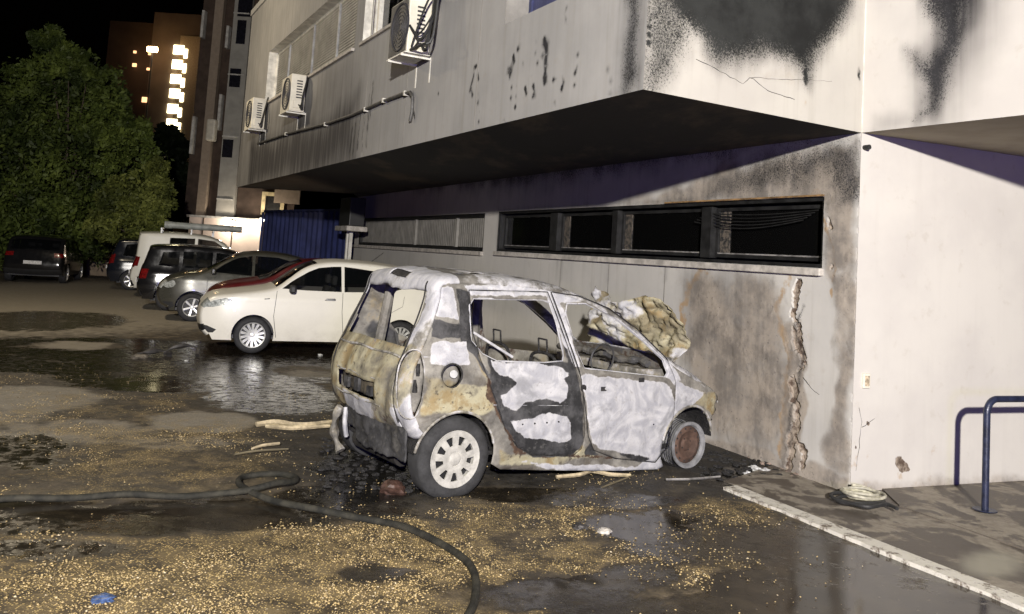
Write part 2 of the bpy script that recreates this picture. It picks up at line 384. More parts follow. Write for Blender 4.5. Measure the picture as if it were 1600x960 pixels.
wallpanel('lower_wall', PW, [(SX, -.3), (LW, -.3), (LW, OZ), (SX, OZ), (SX, W1[3]), (W1[1], W1[3]), (W1[1], W1[2]), (SX, W1[2])], [rect(*W0)], .06, M['wall'], dict(WA, peel=lambda P: w_peel(P) * 0))
def r_peel(P):
    Q = wob(P, .05, 8, 2); m = pmask(Q, P2(PR, [(1395, 715), (1405, 710), (1425, 725), (1428, 735), (1400, 735)]), .03) * .9
    m = np.maximum(m, lmask(P, P2(PR, [(1344, 640), (1345, 672), (1338, 700)]), .008) * .8); m = np.maximum(m, lmask(P, P2(PR, [(1345, 672), (1365, 655)]), .008) * .8)
    return m
def r_scorch(P): return pmask(wob(P, .05, 5, 3), rect(-.2, 3.5, -.3, .11), .12) * .62
def r_ochre(P): return np.maximum(pmask(wob(P, .1, 4, 6), rect(-.3, 1.2, -.3, .6), .4) * .30, 0)
wallpanel('side_wall', PR, [(0, -.3), (6, -.3), (6, OZ), (0, OZ)], [], .05, M['wall_r'], dict(peel=r_peel, scorch=r_scorch, ochre=r_ochre))
# upper storey faces
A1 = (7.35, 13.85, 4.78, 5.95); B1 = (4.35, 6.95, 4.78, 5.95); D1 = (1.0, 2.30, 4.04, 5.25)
def f_soot(P):
    Q = wob(P, .05, 9, 11)
    m = pmask(wob(P, .10, 3, 2), P2(PF, [(968, 60), (988, -400), (1004, -400), (1004, 142), (960, 165)]), .22) * .70
    for pts, w in (([(743, 103), (735, 140), (738, 148)], .045), ([(747, 106), (748, 190)], .018), ([(686, 125), (686, 150)], .02), ([(803, 84), (802, 100)], .03), ([(850, 60), (852, 75)], .07), ([(853, 80), (853, 128)], .05),
                   ([(809, 78), (808, 82)], .04), ([(820, 130), (822, 150)], .03), ([(834, 132), (834, 150)], .03), ([(806, 135), (803, 185)], .015), ([(886, 0), (884, 32)], .02), ([(645, 145), (648, 190)], .035), ([(880, 125), (878, 140)], .02)):
        m = np.maximum(m, lmask(Q, P2(PF, pts), w) * .95)
    for x0, y0, y1 in ((556, 190, 240), (563, 180, 235), (570, 170, 235), (577, 150, 232), (551, 200, 240), (583, 130, 185)):
        m = np.maximum(m, lmask(Q, P2(PF, [(x0, y0), (x0 - 5, y1)]), .07) * .62)
    # pock marks
    n = fbm(P[:, 0] * 14, P[:, 1] * 9, 31, 2); box = pmask(P, P2(PF, [(790, 90), (900, 50), (960, 70), (960, 150), (780, 190)]), .3)
    return np.maximum(m, sstep(.70, .78, n) * box * .8)
def f_grey(P):
    m = pmask(wob(P, .5, .6, 4), P2(PF, [(300, 150), (420, 160), (562, 85), (566, 190), (556, 260), (300, 340)]), .5) * .55
    m = np.maximum(m, pmask(wob(P, .3, .8, 5), P2(PF, [(390, 205), (562, 140), (557, 275), (385, 315)]), .7) * 1.0)
    m = np.maximum(m, .16 + .14 * pmask(P, rect(6.5, 17, 2.9, 8), 1.5))
    return np.maximum(m, pmask(P, P2(PF, [(420, 80), (560, -5), (558, 90), (420, 160)]), .2) * .3)
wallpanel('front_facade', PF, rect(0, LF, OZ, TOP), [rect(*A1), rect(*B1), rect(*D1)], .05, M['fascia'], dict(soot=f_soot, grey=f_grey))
def c_soot(P):
    Q = wob(P, .10, 3, 21)
    m = pmask(Q, P2(PC, [(1022, -300), (1036, 0), (1056, 28), (1095, 62), (1120, 92), (1150, 98), (1200, 82), (1232, 95), (1256, 128), (1265, 112), (1290, 70), (1332, 0), (1348, -300)]), .30)
    left = pmask(Q, P2(PC, [(990, -300), (1075, -300), (1090, 60), (1060, 130), (1030, 155), (1003, 145)]), .18) * .60
    m = np.maximum(m, left); m = np.maximum(m, pmask(Q, P2(PC, [(1000, -300), (1018, -300), (1016, 140), (1003, 145)]), .06) * .62)
    for pts, w in (([(1258, 110), (1259, 128)], .05), ([(1018, 18), (1014, 70)], .02), ([(1342, 110), (1342, 122)], .03)): m = np.maximum(m, lmask(P, P2(PC, pts), w) * .95)
    return m
def c_scorch(P): return pmask(wob(P, .08, 5, 8), P2(PC, [(1185, 105), (1235, 95), (1250, 140), (1190, 145)]), .08) * .38
def c_ochre(P): return pmask(wob(P, .12, 3, 9), P2(PC, [(1040, 100), (1180, 120), (1345, 150), (1345, 230), (1040, 160)]), .2) * .22
wallpanel('corner_facade', PC, rect(0, LC, OZ, TOP), [], .03, M['corner'], dict(soot=c_soot, scorch=c_scorch, ochre=c_ochre))
def g_soot(P):
    Q = wob(P, .07, 4, 41)
    m = pmask(Q, P2(PG, [(1436, -200), (1440, 0), (1458, 40), (1458, 75), (1445, 95), (1410, 82), (1440, 130), (1450, 160), (1430, 185), (1465, 175), (1492, 110), (1512, 40), (1560, -200)]), .2) * .82
    return np.maximum(m, pmask(Q, P2(PG, [(1352, -200), (1430, -200), (1425, -60), (1352, -60)]), .1) * .6)
def g_grey(P):
    Q = wob(P, .1, 3, 42); m0 = pmask(Q, P2(PG, [(1445, -200), (1470, 40), (1455, 110), (1440, 185), (1475, 180), (1500, 110), (1530, 40), (1590, -200)]), .30) * 1.0
    m = pmask(Q, P2(PG, [(1450, -200), (1620, -200), (1550, 60), (1500, 150), (1440, 190), (1460, 100)]), .28) * .6
    return np.maximum(np.maximum(m, m0), pmask(Q, P2(PG, [(1365, 175), (1440, 165), (1440, 192), (1365, 205)]), .08) * .3)
wallpanel('flank_facade', PG, rect(0, LG, OZ, TOP), [], .03, M['wall_r'], dict(soot=g_soot, grey=g_grey))
wallpanel('end_facade', PE, rect(0, LE, OZ, TOP), [], .5, M['fascia'])
# soffit: left overhang, right overhang
Wf = PW.at(LW, 0); G2 = PG.at(LG, 0); R2 = PR.at(6, 0)
def flat(name, poly, z, mat, sp, attrs=None, down=True, parent=bld):
    vs, fs, c = cdt([(dens([tuple(p[:2]) for p in poly], sp), True)], sp); vs, fs, _ = compact(vs, fs)
    V = np.c_[vs, np.full(len(vs), z)]
    a, b, d = V[fs[0]]; nz = np.cross(b - a, d - a)[2]
    if (nz > 0) == down: fs = fs[:, ::-1]
    return mesh(name, V, fs, mat, parent, {k: f(vs) for k, f in (attrs or {}).items()}, world=True)
def so_lit_end(P):
    a = np.array([gp(460, 275, OZ)[:2], gp(360, 290, OZ)[:2], gp(560, 305, OZ)[:2]]); return pmask(P, [tuple(q) for q in a], .4) * .9  # paints the lamplit beige of the overhang's far end into the colour
flat('soffit', [Cc, Wc, Wf, E2, Ec], OZ, M['soffit'], .25, dict(beige_amt=so_lit_end))
flat('soffit', [Wc, G2, R2], OZ, M['soffit'], .25, dict(beige_amt=lambda P: np.ones(len(P)) * .95))
flat('roof', [Cc, Ec, E2, E2 + np.array([8, 3, 0]), R2 + np.array([0, 6, 0]), R2, G2, Wc], TOP, M['sill'], 1.0, down=False)
m = MB(); m.wbox(PF, -.02, LF, TOP - .02, TOP + .12, -.3, .04); m.build('parapet', M['fascia'], bld, world=True)
# vertical joint beads at the corner
m = MB(); m.wbox(PC, LC - .006, LC + .006, OZ, TOP, -.01, .006); m.build('corner_bead', M['frame_white'], bld, world=True)
m = MB(); m.tube([PR.at(.035, 2.93, .0), PR.at(.035, 2.93, .06)], .022, 10); m.build('drain_spout', M['cable'], bld, smooth=True, world=True)
m = MB(); m.wbox(PR, .09, .165, .875, 1.0, -.01, .022); fb = m.build('junction_box', M['ac'], bld, bevel=.006, world=True)
m = MB(); m.wbox(PR, .105, .15, .895, .98, .0225, .027); mesh('box_lid', m.V, m.F, simple('worn_box_lid', (.42, .34, .24), .8, 0, .5, 40, .5), fb)
def crack(pl, pts, r=.0022, name='crack'):
    P = crom([pl.at(*pl.px(*p), .0) for p in pts], .05); P = [tuple(np.array(p) + pl.d * .012 * (random.random() - .5) + np.array([0, 0, .012 * (random.random() - .5)])) for p in P]
    MB().tube(P, [r * (.5 + random.random()) for _ in P], 4).build(name, M['cable'], bld, world=True)
crack(PC, [(1088, 92), (1120, 108), (1160, 130), (1172, 121), (1200, 141), (1242, 156)]); crack(PC, [(1172, 121), (1230, 124), (1300, 127)], .0014)
crack(PR, [(1343, 636), (1346, 660), (1343, 690), (1338, 735)], .002); crack(PR, [(1346, 668), (1357, 662), (1366, 655)], .002)
crack(PW, [(1255, 590), (1272, 612), (1280, 618)], .003)
for x, y0, y1 in ((632, 150, 222), (745, 70, 200), (572, 60, 240)):
    a, z1 = PF.px(x + 4, y0); a2 = PF.px(x, (y0 + y1) / 2)[0]; MB().wbox(PF, a2 - .006, a2 + .006, OZ, TOP, -.01, .0025).build('panel_joint', M['blind'], bld, world=True)
for x in (877, 952, 1040):
    a = PW.px(x, 410)[0]; MB().wbox(PW, a - .007, a + .007, 0, 1.80, -.01, .0025).build('panel_joint', M['blind'], bld, world=True)
# window one: burnt ribbon window
def winbox(pl, a0, a1, z0, z1, depth, mat, parent):
    m = MB(); b = -depth
    m.add([pl.at(a0, z0, 0), pl.at(a1, z0, 0), pl.at(a1, z0, b), pl.at(a0, z0, b)], [(0, 1, 2, 3)]); m.add([pl.at(a0, z1, 0), pl.at(a1, z1, 0), pl.at(a1, z1, b), pl.at(a0, z1, b)], [(3, 2, 1, 0)])
    m.add([pl.at(a0, z0, 0), pl.at(a0, z1, 0), pl.at(a0, z1, b), pl.at(a0, z0, b)], [(0, 1, 2, 3)]); m.add([pl.at(a1, z0, 0), pl.at(a1, z1, 0), pl.at(a1, z1, b), pl.at(a1, z0, b)], [(3, 2, 1, 0)])
    return m.build('reveal', mat, parent, world=True)
def wroot(name, pl, a0, a1, z0, z1):
    return tag(bpy.data.objects.new(name, None), None) if False else None
def frame(pl, a0, a1, z0, z1, w, o0, o1, m=None):
    m = m or MB(); m.wbox(pl, a0, a1, z0, z0 + w, o0, o1); m.wbox(pl, a0, a1, z1 - w, z1, o0, o1); m.wbox(pl, a0, a0 + w, z0 + w, z1 - w, o0, o1); m.wbox(pl, a1 - w, a1, z0 + w, z1 - w, o0, o1); return m
wA = frame(PW, *W1, .035, -.12, -.02).build('window', M['frame_black'], bld, world=True); wA['label'] = 'burnt black ribbon window above the wrecked car'
winbox(PW, *W1, .5, M['frame_black'], wA)
sx = lambda x, y=360: PW.px(x, y, -.07)[0]
mull = [(sx(863), sx(874)), (sx(960), sx(968)), (sx(1100), sx(1115))]
for a, b in mull: MB().wbox(PW, min(a, b), max(a, b), 1.92, 2.465, -.13, -.03).build('mullion', M['frame_black'], wA, world=True)
def strip_mat():
    t = NT('lit_reveal_strip'); c = t.mix(t.ramp(t.noise(22, 6, .7), .42, .58), (.02, .02, .02), (.12, .10, .08)); return t.fin(Base_Color=c, Roughness=.6)  # pale mottling stands for lamplight and reflections on the far jamb
M['strip'] = strip_mat(); M['rail_l'] = simple('ashy_rail', (.22, .21, .20), .5, .2, .6, 9)
edges = [W1[1] - .035] + [v for a, b in mull for v in (max(a, b), min(a, b))] + [W1[0] + .035]
for k in range(0, 8, 2):
    hi, lo = edges[k], edges[k + 1]
    frame(PW, lo + .01, hi - .01, 1.93, 2.455, .035, -.16, -.10).build('sash', M['frame_black'], wA, world=True)
    MB().wbox(PW, lo + .05, hi - .05, 1.966, 1.98, -.155, -.092).build('bottom_rail', M['rail_l'], wA, world=True)
    MB().wbox(PW, lo + .045, hi - .045, 1.965, 2.42, -.14, -.134).build('pane', M['pane'], wA, world=True)
    m = MB()
    for z in np.arange(2.0, 2.42, .045): m.wbox(PW, lo + .02, hi - .02, z, z + .036, -.185, -.182)
    m.build('blind', simple('smoked_blind', (.50, .48, .43), .7, 0, .5, 5), wA, world=True)
    if k: MB().wbox(PW, hi - .20, hi - .05, 1.97, 2.43, -.132, -.122).build('jamb_strip', M['strip'], wA, world=True)
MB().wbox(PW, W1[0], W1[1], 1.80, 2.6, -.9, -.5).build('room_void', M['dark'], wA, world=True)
m = MB()
for k in range(5): # twisted slats hanging under the head of the right pane
    P = [PW.at(.5 + 1.6 * t + .05 * k, 2.40 - .022 * k - .05 * math.sin(t * 3.1) * (1 + .4 * k) * .6, -.05 - .004 * k) for t in np.linspace(0, 1, 12)]; m.tube(P, .006, 5)
m.build('sagging_slat', M['frame_black'], wA, world=True)
MB().wbox(PW, W1[0] - .02, W1[1] + .02, 1.80, 1.866, -.08, .055).build('sill', M['sill'], bld, bevel=.008, world=True)
a = PW.px(1040, 322)[0]; MB().wbox(PW, W1[0], a, W1[3] + .004, W1[3] + .020, -.03, .018).build('charred_head_trim', simple('scorched_orange_trim', (.20, .12, .05), .8, 0, .6, 6, .5), wA, world=True)
# window two: grey blinds
wB = frame(PW, *W0, .06, -.12, -.02).build('window', M['frame_black'], bld, world=True); wB['label'] = 'grey blinded ribbon window behind the white hatchback'
m = MB(); x0 = W0[0] + .06
while x0 < W0[1] - .1: m.wbox(PW, x0, x0 + .075, 1.92, 2.43, -.11 - .02 * random.random(), -.08); x0 += .09
m.build('blind', M['blind'], wB, world=True)
for x in (645, 709): a = PW.px(x, 370)[0]; MB().wbox(PW, a - .035, a + .035, 1.91, 2.44, -.079, -.03).build('mullion', M['blind'], wB, world=True); winbox(PW, *W0, .4, M['frame_black'], wB)
MB().wbox(PW, W0[0] - .02, LW, 1.78, 1.846, -.08, .05).build('sill', M['sill'], bld, bevel=.008, world=True)
# upper windows
wC = frame(PF, *A1, .05, -.24, -.19).build('window', M['frame_white'], bld, world=True); wC['label'] = 'long upper window closed by grey roller shutters'
winbox(PF, *A1, .25, M['frame_white'], wC)
cuts = [A1[0] + .05] + [PF.px(x, 110, -.2)[0] for x in (525, 487.5, 451.6)] + [A1[1] - .05]
for k in range(4):
    m = MB(); z = A1[2] + .05
    while z < A1[3] - .06:
        m.wbox(PF, cuts[k] + .015, cuts[k + 1] - .015, z, z + .036, -.222, -.204); z += .05
    m.build('roller_shutter', M['shutter'], wC, world=True)
    m = MB(); m.wbox(PF, cuts[k] - .015, cuts[k] + .015, A1[2] + .05, A1[3] - .05, -.22, -.17); m.build('mullion', M['metal'], wC, world=True)
wE = frame(PF, *D1, .05, -.30, -.25).build('window', simple('shade_blue_frame', (.03, .035, .09), .5), bld, world=True); wE['label'] = 'recessed window with shade-blue shutter above the drip stains'
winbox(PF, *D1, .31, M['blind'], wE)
MB().wbox(PF, D1[0] + .05, D1[1] - .05, D1[2] + .05, D1[3] - .05, -.28, -.27).build('shutter', simple('shade_blue_shutter', (.05, .055, .13), .6), wE, world=True)  # blue shade of this recess is put into the frame and shutter colours
MB().wbox(PF, A1[0] - .02, A1[1] + .02, A1[2] - .05, A1[2] - .003, -.1, .05).build('sill', M['sill'], bld, bevel=.006, world=True)
wD = frame(PF, *B1, .06, -.22, -.15).build('window', M['frame_white'], bld, world=True); wD['label'] = 'upper window with cream curtain behind the large cabled air conditioner'
winbox(PF, *B1, .3, M['frame_white'], wD)
m = MB(); cy0 = PF.px(597, 50, -.2)[0]
for k in range(14):
    a = cy0 + .06 + k * (B1[1] - cy0 - .1) / 14; m.wbox(PF, a, a + .05, B1[2] + .07, B1[3] - .07, -.27 - .02 * (k % 2), -.25 - .02 * (k % 2))
m.build('curtain', M['curtain'], wD, world=True)
m = MB(); m.wbox(PF, cy0 - .04, cy0 + .04, B1[2] + .06, B1[3] - .06, -.21, -.12); m.build('mullion', M['frame_white'], wD, world=True)
MB().wbox(PF, B1[0] + .06, cy0 - .04, B1[2] + .06, B1[3] - .06, -.19, -.185).build('pane', M['glass'], wD, world=True)
MB().wbox(PF, cy0 + .04, B1[1] - .06, B1[2] + .06, B1[3] - .06, -.19, -.185).build('pane', glassm('clear_glass', tr=.9), wD, world=True)
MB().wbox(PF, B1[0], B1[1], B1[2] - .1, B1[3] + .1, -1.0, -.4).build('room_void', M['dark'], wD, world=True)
MB().wbox(PF, B1[0], B1[1] + .03, B1[2] - .045, B1[2] - .003, -.1, .045).build('sill', M['sill'], bld, bevel=.006, world=True)
# conduit
cp = [(405, 225), (450, 210), (490, 200), (520, 192), (555, 180), (600, 160), (635, 147), (645, 145), (649, 152), (648, 175), (645, 190)]
m = MB(); m.tube([PF.at(*PF.px(*p), .035) for p in cp], .022, 8); o = m.build('conduit', M['metal'], bld, smooth=True, world=True)
o.data.materials.clear(); o.data.materials.append(simple('sooty_conduit', (.06, .058, .055), .6, 0, .5, 12))
for p in ((450, 210), (512, 195), (575, 172), (604, 158), (638, 147)): a, z = PF.px(*p); MB().wbox(PF, a - .02, a + .02, z - .03, z + .03, 0, .062).build('conduit_clip', M['frame_white'], bld, world=True)
# ---------------------------------------------------------------- air conditioners
def aircon(label, nearx, neary, hgt, ln, pr, cables, g='air conditioners on the upper facade'):
    a, z = PF.px(nearx, neary); t = empty('air_conditioner', tuple(PF.at(a + ln / 2, z - .05, 0)), label, 'air conditioner', g)
    g0 = .06
    MB().wbox(PF, a, a + ln, z, z + hgt, g0, pr).build('casing', M['ac'], t, bevel=.015, world=True)
    m = MB(); cxx = a + ln * .40; cz = z + hgt * .5; r = hgt * .42
    ring = [PF.at(cxx + r * math.cos(w), cz + r * math.sin(w), pr + .012) for w in np.linspace(0, 2 * math.pi, 33)[:-1]]; m.tube(ring, .012, 6, closed=True)
    for q in range(1, 6): m.tube([PF.at(cxx + r * q / 6 * math.cos(w), cz + r * q / 6 * math.sin(w), pr + .012) for w in np.linspace(0, 2 * math.pi, 25)[:-1]], .005, 4, closed=True)
    m.build('fan_grille', M['ac_dark'], t, world=True)
    if cables > 3: MB().wbox(PF, a + .03, a + ln - .01, z + .02, z + hgt - .02, pr + .001, pr + .006).build('front_panel', simple('dark_front_panel', (.07, .068, .065), .7, 0, .4, 8), t, world=True)  # darker front panel on the cabled unit only
    m = MB(); n = 7
    for k in range(n): m.wbox(PF, a - .006, a + .004, z + hgt * (.35 + .075 * k), z + hgt * (.35 + .075 * k) + .022, pr - .20, pr - .10)
    m.build('side_louvre', M['ac_dark'], t, world=True)
    MB().wbox(PF, a - .02, a + .003, z + hgt * .08, z + hgt * .3, pr - .22, pr - .06).build('valve_cover', M['ac'], t, bevel=.004, world=True)
    m = MB()
    for b in (a + .08, a + ln - .1): m.wbox(PF, b, b + .03, z - .035, z - .003, 0, pr + .03); m.wbox(PF, b, b + .03, z - .3, z - .003, 0, .006)
    m.wbox(PF, a - .01, a + ln + .01, z - .012, z - .002, .05, pr + .02)
    m.build('bracket', M['frame_white'], t, world=True)
    if cables:
        for k in range(cables):
            o1 = pr - .18 + .03 * k
            P = crom([PF.at(a - .01, z + hgt * (.12 + .05 * k), o1), PF.at(a - .10 - .03 * k, z + hgt * (.05 + .1 * k), o1 - .02), PF.at(a - .16 - .025 * k, z + hgt * (.35 + .1 * k), .14), PF.at(a - .10, z + hgt * (.75 + .06 * k), .08), PF.at(a + .05, z + hgt * (1.05 + .02 * k), .02)], .03)
            MB().tube(P, .012 if k % 2 else .018, 6).build('cable', M['cable'], t, smooth=True, world=True)
    return t
t = aircon('large cabled outdoor air conditioner nearest the burnt corner, beside the curtained window', 678, 88, .66, .62, .34, 4)
a, z = PF.px(678, 88)
P = [PF.at(a - .02, z + .02, .30), PF.at(a - .36, z + .02, .28), PF.at(a - .42, z + .10, .2), PF.at(a - .42, z + .6, .16), PF.at(a - .40, z + .8, .1), PF.at(a - .1, z + .78, .25), PF.at(a - .0, z + .66, .3)]
MB().tube(crom(P, .04), .016, 6).build('cable', M['cable'], t, smooth=True, world=True)
P = [PF.at(a - .02, z + .3, .33), PF.at(a - .2, z + .1, .28), PF.at(a - .05, z + .05, .3), PF.at(a - .25, z + .55, .22), PF.at(a - .3, z + .75, .1)]
MB().tube(crom(P, .04), .013, 6).build('cable', M['cable'], t, smooth=True, world=True)
aircon('cream outdoor air conditioner under the shuttered window, middle of the three on the facade', 480, 176, .66, .75, .32, 2)
aircon('cream outdoor air conditioner at the far end of the facade, leftmost of the three', 417, 203, .66, .75, .34, 2)

# ---------------------------------------------------------------- ground
def axis(a, b, fine, lo, hi, g=1.25):
    x = list(np.arange(a, b + 1e-6, fine)); s = fine; v = a; L = []
    while v > lo: s = min(s * g, 25); v -= s; L.append(v)
    s = fine; v = b; Rr = []
    while v < hi: s = min(s * g, 25); v += s; Rr.append(v)
    return np.array(L[::-1] + x + Rr)
gx = axis(-7.5, 4.6, .05, -350, 350); gy = axis(2.6, 15.5, .05, -60, 600)
X, Y = np.meshgrid(gx, gy); PX = np.c_[X.ravel(), Y.ravel()]
def gpoly(pts, z=0): return [tuple(gp(x, y, z)[:2]) for x, y in pts]
def gb(P, x, y, rx, ry, soft=.5):
    c = gp(x, y)[:2]; a = gp(x + rx, y)[:2] - c; b = gp(x, y - ry)[:2] - gp(x, y + ry)[:2]; b = b / 2
    Mx = np.linalg.pinv(np.c_[a, b]); q = (P - c) @ Mx.T; r = np.hypot(q[:, 0], q[:, 1]); return 1 - sstep(1 - soft, 1 + soft, r)
near = (np.abs(PX[:, 0]) < 40) & (PX[:, 1] < 60) & (PX[:, 1] > 0)
mirror = np.zeros(len(PX)); wet = np.zeros(len(PX)); grav = np.zeros(len(PX)); ash = np.zeros(len(PX)); dusty = np.zeros(len(PX))
Pn = PX[near]; Q = wob(Pn, .22, 1.6, 51); Q = wob(Q, .08, 6, 52)
w_ = np.zeros(len(Q))
for b in ((150, 545, 260, 22), (60, 500, 160, 16), (300, 580, 220, 26), (330, 560, 120, 16), (440, 560, 190, 34), (430, 620, 120, 30), (130, 570, 200, 16), (30, 700, 80, 30), (240, 800, 420, 26), (430, 800, 90, 22), (1150, 850, 190, 40),
          (1010, 815, 90, 30), (1350, 900, 160, 70), (1450, 980, 260, 60), (1240, 940, 130, 50), (870, 925, 170, 30), (990, 905, 90, 26), (600, 730, 130, 50), (500, 770, 90, 22), (900, 775, 190, 16), (570, 890, 60, 16), (1180, 745, 70, 24), (560, 560, 90, 20), (750, 560, 260, 30), (30, 620, 60, 10), (80, 850, 120, 18), (1040, 960, 180, 24), (300, 600, 200, 14)):
    w_ = np.maximum(w_, gb(Q, *b, .35))
for b, v in (((300, 656, 85, 14), 1), ((60, 622, 90, 18), 1), ((120, 540, 60, 6), .8), ((300, 490, 90, 10), .5), ((480, 580, 60, 8), .7)): w_ = w_ * (1 - v * gb(Q, *b, .4))
m_ = np.zeros(len(Q))
for b in ((1400, 900, 190, 80), (1480, 990, 260, 60), (1240, 930, 110, 40), (1010, 815, 70, 24), (230, 600, 60, 14), (250, 790, 300, 10), (900, 905, 80, 14)): m_ = np.maximum(m_, gb(Q, *b, .3))
g_ = np.zeros(len(Q))
for b, v in (((120, 880, 320, 80), 1), ((480, 860, 300, 70), 1), ((520, 930, 420, 60), .9), ((640, 790, 260, 40), .8), ((980, 800, 200, 60), .62), ((1000, 880, 240, 50), .75), ((1090, 800, 130, 60), .7), ((200, 700, 320, 60), .55), ((250, 640, 300, 40), .40), ((120, 590, 200, 20), .25), ((1130, 860, 160, 70), .45), ((780, 950, 200, 40), .6), ((150, 760, 300, 16), .4)):
    g_ = np.maximum(g_, gb(Q, *b, .5) * v)
a_ = np.zeros(len(Q))
for b, v in (((600, 730, 140, 60), 1), ((520, 690, 120, 40), .8), ((860, 745, 260, 22), .8), ((1150, 730, 100, 40), .9), ((700, 690, 200, 60), 1), ((450, 700, 100, 22), .5), ((950, 690, 220, 50), 1), ((480, 640, 90, 20), .5)): a_ = np.maximum(a_, gb(Q, *b, .4) * v)
d_ = np.zeros(len(Q))
for b, v in (((300, 656, 85, 16), 1), ((60, 622, 100, 22), .9), ((100, 672, 160, 18), .6), ((230, 690, 200, 14), .5), ((120, 540, 60, 7), .7), ((30, 650, 70, 14), .6), ((160, 468, 330, 34), .85), ((480, 585, 60, 8), .6)): d_ = np.maximum(d_, gb(Q, *b, .5) * v)
g_ = g_ * (1 - .85 * w_ * (fbm(Pn[:, 0] * 2, Pn[:, 1] * 2, 60) > .3)) * (1 - .8 * a_)
wet[near] = np.maximum(w_, m_); mirror[near] = m_; grav[near] = g_; ash[near] = a_; dusty[near] = d_
z = np.zeros(len(PX)); hn = fbm(Pn[:, 0] * 1.3, Pn[:, 1] * 1.3, 71, 5) - .5; hf = fbm(Pn[:, 0] * 9, Pn[:, 1] * 9, 72, 3) - .5
z[near] = (hn * .020 + hf * .008) * (1 - .9 * w_) - .006 * w_
def ground_mat():
    t = NT('gravelly_wet_lot'); o = t.obj()
    big = t.noise(.6, 6, .65); mid = t.noise(5, 7, .7); fin = t.noise(45, 5, .7)
    wetf = t.ramp(t.math('ADD', t.math('MULTIPLY', t.attr('wet'), .82), t.math('ADD', t.math('MULTIPLY', t.math('SUBTRACT', t.noise(1.6, 8, .72), .5), 1.3), t.math('MULTIPLY', t.math('SUBTRACT', t.noise(7, 6, .7), .5), .7))), .42, .74)
    gr = t.ramp(t.math('ADD', t.math('ADD', t.attr('gravel'), t.math('MULTIPLY', t.math('SUBTRACT', t.noise(1.9, 6, .68), .5), 2.0)), t.math('MULTIPLY', t.math('SUBTRACT', mid, .5), 1.0)), .25, .85)
    du = t.ramp(t.math('ADD', t.attr('dusty'), t.math('MULTIPLY', t.math('SUBTRACT', mid, .5), .9)), .3, .7)
    ashf = t.attr('ash')
    vc = t.vor(75, out='Color'); vd = t.vor(75); vs = t.n('ShaderNodeSeparateColor', Color=vc).outputs[0]
    base = t.mix(t.ramp(mid, .36, .64), (.030, .022, .012), (.125, .095, .056)); base = t.mix(t.math('MULTIPLY', t.ramp(t.noise(1.3, 7, .7), .46, .58), .75), base, (.026, .019, .011))
    base = t.mix(t.math('MULTIPLY', t.ramp(big, .4, .65), .35), base, (.085, .075, .062))
    base = t.mix(t.math('MULTIPLY', du, .85), base, t.mix(t.ramp(fin, .3, .7), (.24, .21, .165), (.36, .325, .26)))
    stone = t.mix(t.ramp(vs, .1, .95), (.12, .07, .024), (.60, .44, .18))
    sm = t.math('MULTIPLY', t.math('MULTIPLY', gr, t.ramp(vs, .35, .6)), t.ramp(vd, .50, .35))
    base = t.mix(t.math('MULTIPLY', gr, .5), base, t.mix(t.ramp(mid, .38, .6), (.05, .036, .018), (.25, .18, .075)))
    base = t.mix(sm, base, stone)
    flk = t.math('MULTIPLY', t.ramp(t.n('ShaderNodeSeparateColor', Color=t.vor(38, out='Color')).outputs[1], .93, .97), t.ramp(t.vor(38), .3, .2))
    base = t.mix(t.math('MULTIPLY', flk, .7), base, (.5, .42, .28))
    base = t.mix(t.math('MULTIPLY', wetf, .72), base, (.012, .010, .008))
    base = t.mix(t.math('MULTIPLY', ashf, .85), base, (.010, .010, .010))
    h = t.math('ADD', t.math('MULTIPLY', mid, .5), t.math('ADD', t.math('MULTIPLY', fin, .35), t.math('MULTIPLY', sm, .5)))
    h = t.math('MULTIPLY', h, t.math('SUBTRACT', 1.0, t.math('MULTIPLY', wetf, t.math('ADD', .80, t.math('MULTIPLY', t.attr('mirror'), .17)))))
    rg = t.math('ADD', .07, t.math('MULTIPLY', t.math('SUBTRACT', 1.0, wetf), t.ramp(mid, .3, .7, .42, .72)))
    rg = t.math('ADD', rg, t.math('MULTIPLY', t.ramp(t.noise(9, 7, .75), .40, .62), t.math('SUBTRACT', .30, t.math('MULTIPLY', t.attr('mirror'), .27))), clamp=True)
    return t.fin(Base_Color=base, Roughness=rg, Normal=t.bump(h, .9, .014), Specular_IOR_Level=.5)
nx, ny = len(gx), len(gy); idx = np.arange(nx * ny).reshape(ny, nx)
Fg = np.c_[idx[:-1, :-1].ravel(), idx[:-1, 1:].ravel(), idx[1:, 1:].ravel(), idx[1:, :-1].ravel()]
g = mesh('ground', np.c_[PX, z], Fg, ground_mat(), None, dict(mirror=mirror, wet=wet, gravel=grav, ash=ash, dusty=dusty), smooth=True); tag(g, kind='structure')
